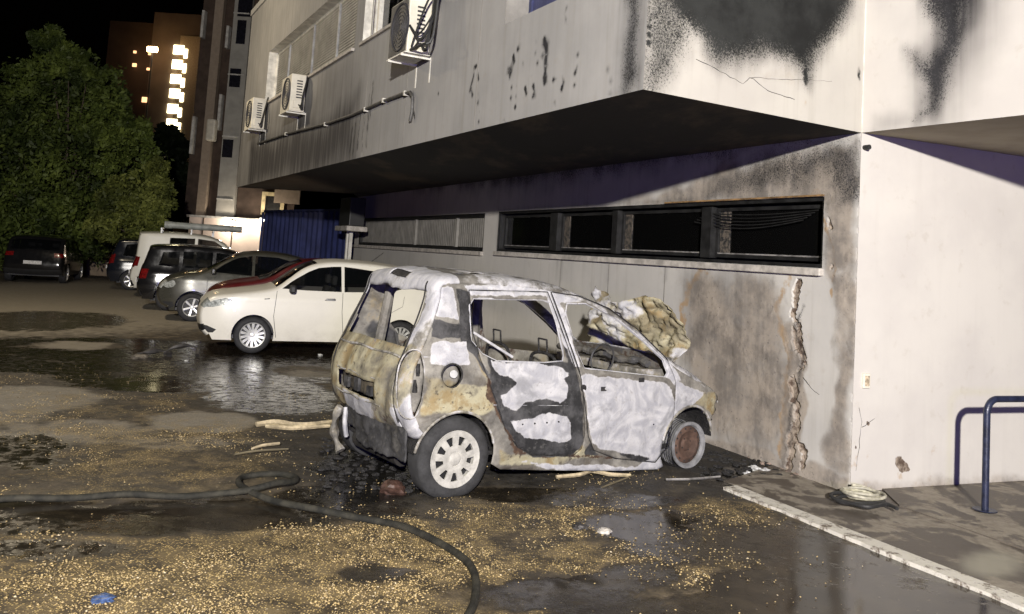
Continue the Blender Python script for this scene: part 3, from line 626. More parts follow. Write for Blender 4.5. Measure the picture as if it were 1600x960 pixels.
# loose gravel: tens of thousands of little stones lying on the lot
def stones(name, N, sampler, smin, smax, mat, keep):
    P = sampler(N); k = keep(P); P = P[k]; n = len(P)
    s = np.random.uniform(smin, smax, n) * np.random.uniform(.6, 1.2, n)
    B = np.array([(1, 0, 0), (0, 1, 0), (-1, 0, 0), (0, -1, 0), (0, 0, 1), (0, 0, -1)], float); Fb = np.array([(0, 1, 4), (1, 2, 4), (2, 3, 4), (3, 0, 4), (1, 0, 5), (2, 1, 5), (3, 2, 5), (0, 3, 5)])
    V = B[None] * np.random.uniform(.6, 1.3, (n, 6, 1)); V[:, :, 2] *= .55
    a = np.random.uniform(0, 6.28, n); ca, sa = np.cos(a), np.sin(a); x = V[:, :, 0] * ca[:, None] - V[:, :, 1] * sa[:, None]; y = V[:, :, 0] * sa[:, None] + V[:, :, 1] * ca[:, None]
    V = np.stack([x, y, V[:, :, 2] + np.random.uniform(-.2, .3, (n, 1)) * x], 2) * s[:, None, None]
    V[:, :, 0] += P[:, :1]; V[:, :, 1] += P[:, 1:2]; V[:, :, 2] += (s * .3)[:, None]
    Fc = (Fb[None] + (np.arange(n) * 6)[:, None, None]).reshape(-1, 3); V = V.reshape(-1, 3)
    me = bpy.data.meshes.new(name); me.vertices.add(len(V)); me.vertices.foreach_set('co', V.ravel()); me.loops.add(len(Fc) * 3); me.loops.foreach_set('vertex_index', Fc.ravel().astype(np.int32))
    me.polygons.add(len(Fc)); me.polygons.foreach_set('loop_start', np.arange(0, len(Fc) * 3, 3, dtype=np.int32)); me.polygons.foreach_set('loop_total', np.full(len(Fc), 3, dtype=np.int32)); me.update(calc_edges=True)
    at = me.attributes.new('tone', 'FLOAT', 'POINT'); at.data.foreach_set('value', np.repeat(np.random.rand(n), 6).astype(np.float32))
    me.materials.append(mat); o = bpy.data.objects.new(name, me); link(o); tag(o, kind='stuff'); return o
def stone_mat():
    t = NT('gold_gravel'); a = t.attr('tone'); c = t.mix(t.ramp(a, .0, .55), (.12, .085, .04), (.38, .285, .135)); c = t.mix(t.ramp(a, .94, .99), c, (.50, .42, .28))
    return t.fin(Base_Color=c, Roughness=.42)
import functools
def samp(N):
    y = 2.7 + 9.5 * np.random.rand(N) ** 1.7; x = (np.random.rand(N) * 1.36 - .68) * y * 1.0; return np.c_[x, y]
def gfield(P, arr):
    A = arr.reshape(ny, nx); i = np.clip(np.searchsorted(gx, P[:, 0]) - 1, 0, nx - 2); j = np.clip(np.searchsorted(gy, P[:, 1]) - 1, 0, ny - 2); return A[j, i]
KERB0, KERB1 = gp(1130, 765)[:2], gp(1600, 955)[:2]; kd = (KERB1 - KERB0) / np.linalg.norm(KERB1 - KERB0); kn = np.array([kd[1], -kd[0]]); kn = kn if kn[0] < 0 else -kn    # points to the lot side
def onlot(P): q = P - KERB0; return ((q @ kn) > .02)
def keepg(P):
    d = gfield(P, grav); nz = fbm(P[:, 0] * 3.2, P[:, 1] * 4.2, 77, 5); nn = fbm(P[:, 0] * .9, P[:, 1] * .9, 78, 3)
    return (np.random.rand(len(P)) < np.clip(d * sstep(.38, .56, nz) * 1.7 * sstep(.3, .55, nn) + .001 + .02 * gfield(P, ash), 0, 1)) & onlot(P)
tag(stones('gravel', 210000, samp, .0028, .0098, stone_mat(), keepg), 'loose golden gravel strewn over the wet lot', None)
# pavement and kerb along the right-hand wall
def pave_mat():
    t = NT('wet_concrete_pavement'); n = t.noise(2.3, 7, .62, dist=.6); m_ = t.noise(14, 6, .7); w = t.ramp(n, .46, .52)
    c = t.mix(t.ramp(m_, .3, .7), (.20, .17, .135), (.29, .26, .21)); c = t.mix(t.math('MULTIPLY', w, .9), c, (.060, .048, .037)); c = t.mix(t.attr('pale'), c, (.34, .32, .25))
    return t.fin(Base_Color=c, Roughness=t.math('SUBTRACT', .8, t.math('MULTIPLY', w, .3)), Normal=t.bump(t.noise(60, 6, .7), .4, .006))
k3 = np.array([*kd, 0]); n3 = np.array([*kn, 0]); K0 = np.array([*KERB0, 0])
def kpt(a, b): return KERB0 + kd * a + kn * b     # a along the kerb towards the camera, b to the lot side
e = 1.35; pl_out = [kpt(-.15, -.14), kpt(4.2, -.14), kpt(4.2, -5), tuple(PR.at(5.5, 0)[:2]), tuple((PR.at(-.1, 0) + 0)[:2]), tuple(PW.at(.9, 0, .0)[:2])]
J0, J1 = gp(1405, 795)[:2], gp(1600, 864)[:2]
def pale(P):
    m = gb(P, 1550, 885, 45, 20, .4) * .75; return m
pv = flat('pavement', pl_out, .016, pave_mat(), .08, dict(pale=pale), down=False, parent=None); tag(pv, kind='structure')
jd = (J1 - J0) / np.linalg.norm(J1 - J0)
inner = [tuple(J0), tuple(J0 + jd * 3.5), tuple(J0 + jd * 3.5 + np.array([3.0, 2.6])), tuple(PR.at(5.4, 0)[:2]), tuple(PR.at(.35, 0)[:2])]
sl = flat('pavement_slab', inner, .028, pv.data.materials[0], .1, down=False, parent=None); tag(sl, kind='structure')
m = MB(); ja, jb = np.array([*J0, 0]), np.array([*(J0 + jd * 3.5), 0]); m.add([ja + [0, 0, .01], jb + [0, 0, .01], jb + [0, 0, .028], ja + [0, 0, .028]], [(0, 1, 2, 3)]); tag(m.build('pavement_edge', simple('grimy_slab_edge', (.10, .085, .068), .9)), kind='structure')
def kerb_mat():
    t = NT('worn_white_kerb'); n = t.noise(9, 7, .75); c = t.mix(t.ramp(n, .38, .50), (.16, .13, .10), (.60, .57, .50)); return t.fin(Base_Color=c, Roughness=.75, Normal=t.bump(t.noise(40, 5, .7), .5, .01))
m = MB(); L = 0.0; KM = kerb_mat()
m = MB(); nseg = 46
for k in range(nseg):
    a0 = 4.2 * k / nseg; a1 = 4.2 * (k + 1) / nseg
    j = [.012 * (random.random() - .5) for _ in range(2)]
    if k == 0: lastj = j
    A = [(kpt(a0, lastj[0]), kpt(a0, -.145)), (kpt(a1, j[0]), kpt(a1, -.145))]
    m.hull8([(*A[0][1], -.1), (*A[1][1], -.1), (*A[1][0], -.1), (*A[0][0], -.1), (*A[0][1], .024), (*A[1][1], .024), (*A[1][0], .021), (*A[0][0], .021)]); lastj = j
tag(m.build('kerb', KM), kind='structure')
# ---------------------------------------------------------------- cars
class Body:
    def __init__(s, top, bottom, W, belt, lean=.30, lo=(.7, .16), hi=(.7, .16), crown=.055, fil=.045, tum=.05, sp=.05):
        s.W, s.belt, s.lean, s.lo, s.hi, s.c, s.r, s.tum, s.sp = W, belt, lean, lo, hi, crown, fil, tum, sp
        s.top = np.array(crom(top, sp)); s.bottom = bottom
        d = np.gradient(s.top, axis=0); d /= np.linalg.norm(d, axis=1)[:, None] + 1e-9
        s.nrm = np.c_[-d[:, 1], d[:, 0]]                        # outward when the curve runs with the outside on its left
        if s.nrm[len(s.nrm) // 2][1] < 0: s.nrm = -s.nrm
        for _ in range(3): s.nrm[1:-1] = (s.nrm[:-2] + s.nrm[1:-1] * 2 + s.nrm[2:]) / 4
        s.nrm /= np.linalg.norm(s.nrm, axis=1)[:, None]
        s.edge = s.top - s.nrm * (s.c + s.r); s.x0, s.x1 = s.top[:, 0].min(), s.top[:, 0].max()
        s.outline = [tuple(p) for p in s.edge] + dens([tuple(s.edge[-1])] + list(bottom[::-1]) + [tuple(s.edge[0])], sp * 1.5, False)[1:-1]
    def w(s, x, z):
        x = np.asarray(x, float); z = np.asarray(z, float); a, pa = s.lo; b, pb = s.hi
        u = np.clip((s.x0 + a - x) / a, 0, 1.2); v = np.clip((x - (s.x1 - b)) / b, 0, 1.2)
        h = s.W / 2 * (1 - pa * u ** 2.3 - pb * v ** 2.3); zb = s.belt; zm = .55
        h = h - s.tum * (np.clip((zm - z) / .4, 0, 1) ** 2 + np.clip((z - zm) / (zb - zm), 0, 1) ** 2) - s.lean * np.clip(z - zb, 0, None)
        return h + .008 * np.exp(-((z - (zb - .13)) / .04) ** 2)
    def side(s, P, sg, off=0, bump=None):
        P = np.asarray(P); y = s.w(P[:, 0], P[:, 1]) + off
        if bump is not None: y = y + bump(P)
        return np.c_[P[:, 0], sg * y, P[:, 1]]
TV = np.array([0, .18, .36, .54, .70, .80, .86, .90, .935, .962, .982, .994, 1.0])
TV = np.r_[-TV[:0:-1], TV]
def ribbon_at(b, i, t, off=0):
    at = abs(t); t0 = .86; f = b.r * (1 - math.sqrt(max(0, 1 - (max(0, at - t0) / (1 - t0)) ** 2)))
    p = b.top[i] - b.nrm[i] * (b.c * t * t + f - off); return p, b.w(b.edge[i][0], b.edge[i][1]) * t
def car_parts(b, root, regions, body_mat, wheels, arch_r, ribbons, body_name='body', bump=None, rbump=None, attrs=None, rattrs=None, solid=0, sides=(-1, 1), gap=.012, fine=None, mats=None):
    """regions: (name, loop, mat, inset, kind) on both sides; ribbons: (name, test(x, z, t), mat, inset)"""
    sp = fine or b.sp; loops = [(b.outline, True)]
    arch = [[p for p in circ(wx, wz, arch_r, 36)] for wx, wz in wheels]
    loops += [(a, True) for a in arch]; loops += [(dens(r[1], sp), True) for r in regions if r[1]]
    vs, fs, c = cdt(loops, sp)
    own = np.full(len(fs), -1)
    for k, r in enumerate(regions): own[inpoly(c, r[1])] = k
    for a in arch: own[inpoly(c, a)] = -2
    V = []; Fb = []; A = {}
    made = {}
    for sg in sides:
        for k in [-1] + list(range(len(regions))):
            f = fs[own == k]
            if len(f) == 0: continue
            nm, _, mt, inset = ('side', None, body_mat, 0) if k < 0 else regions[k][:4]
            if mt is None: continue
            v2, f2, _ = compact(vs, f); P3 = b.side(v2, sg, -inset, bump)
            q = P3[f2[0]]; nn = np.cross(q[1] - q[0], q[2] - q[0])
            if nn[1] * sg < 0: f2 = f2[:, ::-1]
            at = {n: fn(v2, sg) for n, fn in (attrs or {}).items()}
            if k < 0:
                o0 = len(V); V += [tuple(p) for p in P3]; Fb += [tuple(i + o0 for i in t) for t in f2]
                for n in at: A.setdefault(n, []).append(at[n])
            else:
                o = mesh(nm, P3, f2, mt, root, at, smooth=True); made.setdefault(nm, []).append(o)
                if solid and mt is not M['glass']: md = o.modifiers.new('s', 'SOLIDIFY'); md.thickness = solid; md.offset = -1
    # ribbon
    n = len(b.top); T = TV if not fine else np.unique(np.r_[TV, np.linspace(-.86, .86, int(b.W / fine / 1.4))])
    G = np.zeros((n, len(T), 3)); own2 = np.full((n - 1, len(T) - 1), -1)
    for i in range(n):
        for j, t in enumerate(T):
            p, y = ribbon_at(b, i, t); G[i, j] = (p[0], y, p[1])
    if rbump is not None: G = rbump(G, b)
    for i in range(n - 1):
        pc = (b.top[i] + b.top[i + 1]) / 2
        for j in range(len(T) - 1):
            tc = (T[j] + T[j + 1]) / 2
            for k, r in enumerate(ribbons):
                if r[1](pc[0], pc[1], tc): own2[i, j] = k
    GV = G.reshape(-1, 3); NN = np.repeat(b.nrm, len(T), 0); NN = np.c_[NN[:, 0], np.zeros(len(NN)), NN[:, 1]]
    ra = {nm: fn(GV) for nm, fn in (rattrs or {}).items()}
    for k in [-1] + list(range(len(ribbons))):
        I, J = np.where(own2 == k)
        if len(I) == 0: continue
        a = I * len(T) + J; q = np.c_[a, a + 1, a + len(T) + 1, a + len(T)]
        x = GV[q[len(q) // 2]]; nn = np.cross(x[1] - x[0], x[2] - x[0]); nb = NN[q[len(q) // 2][0]]
        if nn @ nb < 0: q = q[:, ::-1]
        mt, inset = (body_mat, 0) if k < 0 else ribbons[k][2:4]
        if mt is None: continue
        P3, q2, at = compact(GV - NN * inset, q, ra)
        if k < 0:
            o0 = len(V); V += [tuple(p) for p in P3]; Fb += [tuple(i + o0 for i in t) for t in q2]
            for nme in (attrs or {}): A.setdefault(nme, []).append(at.get(nme, np.zeros(len(P3))))
        else:
            o = mesh(ribbons[k][0], P3, q2, mt, root, at, smooth=True); made.setdefault(ribbons[k][0], []).append(o)
            if solid and mt is not M['glass']: md = o.modifiers.new('s', 'SOLIDIFY'); md.thickness = solid; md.offset = -1
    me_at = {n: np.concatenate(x) for n, x in A.items()}
    o = mesh(body_name, V, Fb, body_mat, root, me_at, smooth=True)
    bm = bmesh.new(); bm.from_mesh(o.data); bmesh.ops.remove_doubles(bm, verts=bm.verts, dist=.0012); bm.to_mesh(o.data); bm.free()
    if solid: md = o.modifiers.new('s', 'SOLIDIFY'); md.thickness = solid; md.offset = -1
    made['body'] = [o]; return made
def wheel(root, x, sg, yo, R, w, rimR, spokes, rim_mat, style='spoke', flat=0, name='wheel', z=None, deep=0, tyre=None):
    """a wheel whose outer face looks along sg*y; tyre is the part, rim the sub-part"""
    z = R - flat * .5 if z is None else z; m = MB(); y1 = sg * yo; s = -sg
    prof = [(0, rimR), (-.008, rimR + .012), (-.012, (rimR + R) / 2), (0, R - .022), (.014, R - .005), (.03, R), (w - .03, R), (w - .012, R - .006), (w, R - .03), (w + .006, rimR)]
    m.lathe([(y1 + s * h, r) for h, r in prof], 40, c=(x, 0, z))
    if sg > 0: m.F = [f[::-1] for f in m.F]
    if flat: m.V = [(vx + (vx - x) * .12 * max(0, (z - R * .45 - vz) / R), vy, max(vz, .004 + 0 * vz)) if vz < z - R * .3 else (vx, vy, vz) for vx, vy, vz in m.V]
    for q in range(3): m.lathe([(y1 + s * (w * (.28 + .2 * q)), R + .0005), (y1 + s * (w * (.28 + .2 * q) + .008), R - .004)], 40, c=(x, 0, z))
    ty = m.build('wheel', tyre or M['rubber'], root, smooth=True)
    r = MB(); r.lathe([(y1 + s * .012, rimR - .016), (y1 + s * -.002, rimR - .008), (y1 - s * .006, rimR + .004), (y1 + s * .004, rimR + .012)], 40, c=(x, 0, z))
    r.lathe([(y1 + s * .004, rimR - .012), (y1 + s * (w * .8), rimR - .03)], 40, c=(x, 0, z))
    def blade(a0, a1, r0, r1, wa, wb, h0=.016, h1=.004, th=.02):
        P = []
        for h in (0, th):
            for rr, ww, hh, aa in ((r0, wa, h0, a0), (r1, wb, h1, a1)):
                for q in (-1, 1):
                    ca, sa = math.cos(aa), math.sin(aa); P.append((x + rr * ca - q * ww * sa, y1 + s * (hh + h), z + rr * sa + q * ww * ca))
        r.add(P, [(0, 1, 3, 2), (4, 6, 7, 5), (0, 4, 5, 1), (2, 3, 7, 6), (0, 2, 6, 4), (1, 5, 7, 3)])
    if style == 'spoke':
        for k in range(spokes): a = 2 * math.pi * k / spokes + .3; blade(a, a, .03, rimR - .008, .016, .022)
    elif style == 'mesh':
        for k in range(spokes):
            a = 2 * math.pi * k / spokes; blade(a, a + .16, .035, rimR - .008, .008, .007); blade(a, a - .16, .035, rimR - .008, .008, .007)
            blade(a + .16, a + .5 * 2 * math.pi / spokes, rimR * .62, rimR - .008, .006, .006)
    elif style == 'cap':      # wheel cover with slots
        n = spokes; 
        for k in range(n):
            a = 2 * math.pi * k / n + .2; blade(a, a, .055, rimR - .01, .019, .030, .000, .004, .012)
        r.lathe([(y1 + s * .004, rimR * .80), (y1 - s * .002, rimR * .97)], 40, c=(x, 0, z))
        r.lathe([(y1 - s * .006, .0), (y1 - s * .006, .035), (y1 + s * .004, .05), (y1 - s * .001, .075), (y1 + s * .002, rimR * .50)], 32, c=(x, 0, z))
    r.lathe([(y1 + s * .012, 0.0), (y1 + s * .008, .022), (y1 + s * .012, .034), (y1 + s * .03, .04)], 20, c=(x, 0, z))
    r.build('rim', rim_mat, ty, smooth=True)
    d = MB(); d.lathe([(y1 + s * .07, 0), (y1 + s * .07, rimR - .01)], 24, c=(x, 0, z)); d.build('brake_disc', M['blackpl'], ty)
    return ty
def place(label, cat, P0, yaw, W, name='parked_car', group='cars parked in a row at the lot'):
    """origin: ground point under the centre line, at local x = 0; local +x runs along yaw"""
    l = np.array([-math.cos(yaw), math.sin(yaw), 0]); c = np.array([P0[0], P0[1], 0]) + l * W / 2
    return empty(name, (c[0], c[1], 0), label, cat, group, math.pi / 2 - yaw)
def innards(b, root, wheels, R, zf=.28, seats=(), seat_mat=None, xr=None):
    x0, x1 = xr or (b.x0 + .35, b.x1 - .3); h = b.W / 2 - .16
    m = MB(); m.box(x0, x1, -h, h, zf - .06, zf)
    m.build('underbody', M['blackpl'], root)
    for wx, wz in wheels:
        for sg in (-1, 1):
            y0 = sg * (b.W / 2 - .05); y1 = sg * (b.W / 2 - .32)
            MB().lathe([(y0 - 0, R + .045), (y1, R + .045), (y1, .02)], 24, c=(wx, 0, wz), a0=0, a1=math.pi).build('wheel_arch_liner', M['blackpl'], root)
    for (sx_, sy) in seats:
        m = MB(); m.box(sx_ - .25, sx_ + .2, sy - .22, sy + .22, zf, zf + .28)
        m.build('seat', seat_mat or M['blackpl'], root, bevel=.04)
        m = MB(); d = .10 if root.get('flip') else -.10
        m.hull8([(sx_ + .14, sy - .21, zf + .25), (sx_ + .26, sy - .21, zf + .25), (sx_ + .26, sy + .21, zf + .25), (sx_ + .14, sy + .21, zf + .25), (sx_ + .24, sy - .18, zf + .80), (sx_ + .32, sy - .18, zf + .80), (sx_ + .32, sy + .18, zf + .80), (sx_ + .24, sy + .18, zf + .80)])
        m.box(sx_ + .25, sx_ + .33, sy - .12, sy + .12, zf + .84, zf + 1.0); m.build('seat_back', seat_mat or M['blackpl'], root, bevel=.03)
def mirror(root, x, z, b, mat, sg=-1):
    y = b.w(np.array([x]), np.array([z]))[0]; m = MB()
    ys = sorted((sg * (y + .02), sg * (y + .20))); m.box(x - .05, x + .05, ys[0], ys[1], z - .06, z + .07)
    o = m.build('wing_mirror', mat, root, bevel=.03)
    m = MB(); ys = sorted((sg * (y - .01), sg * (y + .04))); m.box(x - .02, x + .03, ys[0], ys[1], z - .05, z - .02); m.build('mirror_arm', M['blackpl'], o)
def patch(name, b, root, loop, mat, off, sg=-1, sp=.03, parent=None):
    vs, fs, c = cdt([(dens(loop, sp), True)], sp); P = b.side(vs, sg, off); q = P[fs[0]]
    if np.cross(q[1] - q[0], q[2] - q[0])[1] * sg < 0: fs = fs[:, ::-1]
    o = mesh(name, P, fs, mat, parent or root, smooth=True); md = o.modifiers.new('s', 'SOLIDIFY'); md.thickness = .012; md.offset = -1; return o
PAD = lambda t: abs(t) > .70
# ---- white hatchback, nose to the left: x = 0 front wheel, + towards the tail
AL = 1.2145; LP = np.array([-3.97, 13.48, 0]); WW = 1.66
root = place('white five-door hatchback with multi-spoke rims standing right behind the burnt wreck', 'car', LP, AL, WW)
b = Body([(-.72, .22), (-.80, .30), (-.84, .42), (-.86, .56), (-.84, .72), (-.76, .84), (-.60, .93), (-.30, .98), (.05, 1.035), (.30, 1.10), (.50, 1.25), (.72, 1.42), (.95, 1.515), (1.25, 1.56), (1.60, 1.565), (2.0, 1.55), (2.45, 1.50), (2.80, 1.41), (2.95, 1.26), (3.03, 1.05), (3.08, .80), (3.09, .55), (3.05, .38), (2.98, .25)], [(-.60, .20), (2.90, .22)], WW, 1.0, lean=.34)
WM = paint('white_car_paint', (.80, .77, .68), .2)
win_f = [(.38, 1.045), (.62, 1.21), (.82, 1.335), (.98, 1.405), (1.20, 1.435), (1.35, 1.445), (1.365, 1.03), (.80, 1.03)]
win_r = [(1.41, 1.03), (1.40, 1.445), (1.60, 1.43), (2.0, 1.39), (2.36, 1.30), (2.50, 1.16), (2.20, 1.06)]
def strip(line, w=.008):
    a = np.array(line); d = np.gradient(a, axis=0); d /= np.linalg.norm(d, axis=1)[:, None]; n = np.c_[-d[:, 1], d[:, 0]] * w / 2
    return [tuple(p) for p in a + n] + [tuple(p) for p in (a - n)[::-1]]
dfr = [(.33, 1.03), (.30, .60), (.36, .26), (1.43, .26), (1.38, .70), (1.38, 1.015)]
drr = [(1.392, 1.015), (1.392, .70), (1.445, .26), (1.78, .26), (2.05, .62), (2.42, .82), (2.45, 1.02)]
made = car_parts(b, root, [('door', dfr, WM, .0), ('door', drr, WM, .0), ('seam', strip([(.33, 1.03), (.30, .60), (.36, .26)]), M['blackpl'], .012), ('seam', strip([(1.386, 1.015), (1.386, .70), (1.438, .26)]), M['blackpl'], .012), ('seam', strip([(2.43, 1.0), (2.40, .83), (2.05, .63), (1.80, .28)], .006), M['blackpl'], .012),
    ('window_pane', win_f, M['glass'], .014), ('window_pane', win_r, M['glass'], .014), ('headlight', [(-.80, .70), (-.66, .80), (-.46, .86), (-.34, .84), (-.40, .77), (-.62, .71)], M['lamp_glass'], .002), ('fog_grille', [(-.9, .44), (-.70, .42), (-.55, .36), (-.60, .31), (-.82, .30), (-.9, .33)], M['blackpl'], .01)],
    WM, [(0, .29), (2.39, .29)], .325, [('windscreen', lambda x, z, t: .30 < x < .93 and z > 1.09 and abs(t) < .87, M['glass'], .008), ('headlight', lambda x, z, t: x < -.5 and .70 < z < .86 and PAD(t), M['lamp_glass'], .002), ('grille', lambda x, z, t: x < -.6 and .52 < z < .76 and abs(t) < .35, M['blackpl'], .01), ('fog_grille', lambda x, z, t: x < -.5 and .30 < z < .44 and t < -.3, M['blackpl'], .012), ('fog_grille', lambda x, z, t: x < -.5 and .30 < z < .44 and t > .3, M['blackpl'], .012),
     ('rear_window', lambda x, z, t: x > 2.6 and 1.05 < z < 1.40 and abs(t) < .85, M['glass'], .01)])
for x in (0, 2.39):
    for sg in (-1, 1): wheel(root, x, sg, WW / 2 - .015, .29, .19, .195, 14, M['alloy'], 'mesh')
innards(b, root, [(0, .29), (2.39, .29)], .29, seats=[(1.0, -.36), (1.0, .36), (1.9, -.36), (1.9, .36)], seat_mat=simple('pale_seat_fabric', (.18, .18, .17), .9))
for x in (1.22, 2.18): patch('door_handle', b, root, [(x - .13, .885), (x + .04, .885), (x + .05, .90), (x + .04, .92), (x - .10, .915)], M['metal'], .022, parent=root)
mirror(root, .56, 1.04, b, M['blackpl'])
MB().tube([(1.95, 0, 1.53), (2.18, 0, 1.72)], .006, 6).build('aerial', M['blackpl'], root)
patch('fender_badge', b, root, [(.14, .86), (.22, .87), (.22, .885), (.14, .875)], M['metal'], .004)

def sedan_top(sc_nose, zc, zb): pass
NEW = []
# ---- dark red car between white and grey
row = np.array([-.512, .859, 0]); P1 = LP + (gp(298, 503) - LP) * .50 + np.array([.937, .349, 0]) * .52; AR = 1.2145
root = place('dark red hatchback squeezed between the white hatchback and the grey-green city car', 'car', P1, AR, 1.66)
RM = paint('dark_red_paint', (.085, .007, .009), .03)
b = Body([(-.68, .24), (-.76, .34), (-.80, .50), (-.79, .68), (-.70, .82), (-.52, .93), (-.2, 1.02), (.12, 1.08), (.38, 1.17), (.62, 1.33), (.85, 1.45), (1.1, 1.50), (1.5, 1.52), (2.0, 1.49), (2.4, 1.42), (2.7, 1.28), (2.85, 1.05), (2.93, .8), (2.93, .5), (2.86, .28)], [(-.6, .22), (2.8, .24)], 1.64, .98, lean=.3)
car_parts(b, root, [('window_pane', [(.50, 1.04), (.70, 1.2), (.9, 1.34), (1.2, 1.39), (1.2, 1.0)], M['glass'], .014), ('window_pane', [(1.26, 1.0), (1.26, 1.39), (1.7, 1.39), (2.2, 1.3), (2.4, 1.1)], M['glass'], .014)], RM, [(0, .29), (2.36, .29)], .325,
    [('windscreen', lambda x, z, t: .16 < x < .92 and z > 1.09 and abs(t) < .88, M['glass'], .008), ('headlight', lambda x, z, t: x < -.45 and .68 < z < .84 and PAD(t), M['lamp_glass'], .002), ('grille', lambda x, z, t: x < -.6 and .3 < z < .5 and abs(t) < .6, M['blackpl'], .012), ('rear_window', lambda x, z, t: x > 2.45 and 1.02 < z < 1.37 and abs(t) < .85, M['glass'], .01)])
for x in (0, 2.36):
    for sg in (-1, 1): wheel(root, x, sg, .805, .29, .19, .19, 7, M['alloy'], 'spoke')
innards(b, root, [(0, .29), (2.36, .29)], .29, seats=[(1.0, -.36), (1.0, .36)])
# ---- grey-green rounded city car
root = place('grey-green rounded city car with oval headlight, third from the wreck in the row', 'car', gp(298, 503), AR, 1.62)
GM = paint('grey_green_paint', (.060, .059, .048), .10, .3, .25)
b = Body([(-.52, .24), (-.66, .32), (-.74, .48), (-.74, .66), (-.66, .82), (-.48, .94), (-.2, 1.03), (.05, 1.07), (.28, 1.16), (.55, 1.34), (.82, 1.48), (1.1, 1.55), (1.5, 1.57), (2.0, 1.53), (2.35, 1.44), (2.62, 1.26), (2.74, 1.02), (2.80, .8), (2.80, .5), (2.74, .28)], [(-.45, .22), (2.7, .24)], 1.62, 1.0, lean=.3, lo=(.8, .22))
car_parts(b, root, [('window_pane', [(.34, 1.06), (.58, 1.24), (.82, 1.38), (1.15, 1.45), (1.15, 1.02)], M['glass'], .014), ('window_pane', [(1.21, 1.02), (1.21, 1.45), (1.7, 1.44), (2.15, 1.33), (2.35, 1.12)], M['glass'], .014), ('headlight', circ(-.50, .78, .13, 20, .09), M['lamp_glass'], -.006),
    ('door', [(.26, 1.03), (.26, .5), (.34, .28), (1.2, .28), (1.18, 1.0)], GM, 0), ('seam', strip([(.26, 1.03), (.26, .5), (.34, .28)]), M['blackpl'], .012), ('bumper_trim', [(-.8, .40), (-.40, .40), (-.36, .31), (-.5, .22), (-.8, .26)], M['blackpl'], -.008)], GM, [(0, .30), (2.3, .30)], .345,
    [('windscreen', lambda x, z, t: .24 < x < .9 and z > 1.1 and abs(t) < .85, M['glass'], .008), ('headlight', lambda x, z, t: x < -.4 and .70 < z < .87 and abs(t) > .62, M['lamp_glass'], -.004), ('grille', lambda x, z, t: x < -.5 and .3 < z < .48 and abs(t) < .7, M['blackpl'], .012), ('rear_window', lambda x, z, t: x > 2.35 and 1.02 < z < 1.4 and abs(t) < .85, M['glass'], .01)])
for x in (0, 2.3):
    for sg in (-1, 1): wheel(root, x, sg, .80, .30, .19, .19, 6, M['alloy'], 'spoke')
innards(b, root, [(0, .3), (2.3, .3)], .3, seats=[(.95, -.35), (.95, .35)])
mirror(root, .36, 1.08, b, GM)
# ---- rear-facing cars: x = 0 at the tail, + towards the nose
def rearcar(label, P0, yaw, W, H, mat, boxy=0.0, tail_z=(.78, 1.05), cat='car', name='parked_car', plate_z=.62, L=3.95, tail_t=.80, tailw=.22, extra=(), group='cars parked in a row at the lot', belt=1.0, wr=.31, side_glass=True):
    root = place(label, cat, P0, yaw, W, name, group)
    top = [(.05, .28), (-.02, .40), (-.05, .58), (-.02, .80), (.02, .98), (.10 - .04 * boxy, 1.15), (.28 - .18 * boxy, H - .12), (.42 - .24 * boxy, H - .02), (.75, H + .02), (1.3, H + .03), (1.9, H - .01), (2.3, H - .12), (2.65, H - .36), (2.95, 1.08), (3.3, 1.0), (3.65, .9), (3.85, .74), (3.92, .5), (3.85, .28)]
    b = Body(top, [(.12, .26), (3.75, .24)], W, belt, lean=.26 if not boxy else .14, lo=(.5, .12), hi=(.8, .2))
    zt = H - .13; k = 1 if side_glass else 0
    regs = [('window_pane', [(.95, belt + .03), (.95, zt - .02), (1.62, zt), (1.62, belt + .02)], M['glass'], .014), ('window_pane', [(1.70, belt + .02), (1.70, zt), (2.15, zt - .04), (2.50, zt - .26), (2.68, belt + .04)], M['glass'], .014)]
    if side_glass: regs.append(('window_pane', [(.42, belt + .06), (.50, zt - .06), (.87, zt - .02), (.87, belt + .03)], M['glass'], .014))
    regs.append(('tail_light', [(-.1, tail_z[0]), (-.1, tail_z[1]), (tailw, tail_z[1] - .02), (tailw * .8, tail_z[0] + .02)], M['tail'], -.004))
    regs += [('seam', strip([(.90, belt), (.92, .7), (1.05, .28)]), M['blackpl'], .012), ('seam', strip([(1.66, belt), (1.66, .28)]), M['blackpl'], .012)]
    car_parts(b, root, regs, mat, [(.72, wr), (3.15, wr)], wr + .035,
        [('rear_window', lambda x, z, t: x < .6 and belt + .07 < z < H - .12 and abs(t) < .84, M['glass'], .008), ('tail_light', lambda x, z, t: x < .5 and tail_z[0] < z < tail_z[1] and abs(t) > tail_t, M['tail'], -.004), ('windscreen', lambda x, z, t: x > 2.1 and z > 1.08 and z < H - .1 and abs(t) < .85, M['glass'], .008), ('bumper_trim', lambda x, z, t: x < .3 and z < .42, M['blackpl'], -.004)])
    m = MB(); m.box(-.075, -.05, -.26, .26, plate_z, plate_z + .11); m.build('licence_plate', M['plate'], root, bevel=.004)
    for x in (.72, 3.15):
        for sg in (-1, 1): wheel(root, x, sg, W / 2 - .015, wr, .2, .2, 6, M['alloy'], 'spoke')
    innards(b, root, [(.72, wr), (3.15, wr)], wr, seats=[(1.0, -.36), (1.0, .36), (1.9, -.36), (1.9, .36)])
    return root, b
BK = paint('black_paint', (.008, .008, .009), .02, 0, .1); DB = paint('dark_blue_paint', (.008, .010, .016), .02, 0, .1)
cv = lambda x, y, dx=.72, yaw=AR: gp(x, y) - dx * np.array([math.sin(yaw), math.cos(yaw), 0])
r1, b1 = rearcar('black small off-roader parked tail out beside the grey-green city car', cv(262, 486), AR, 1.68, 1.56, BK, .7, (.72, .98))
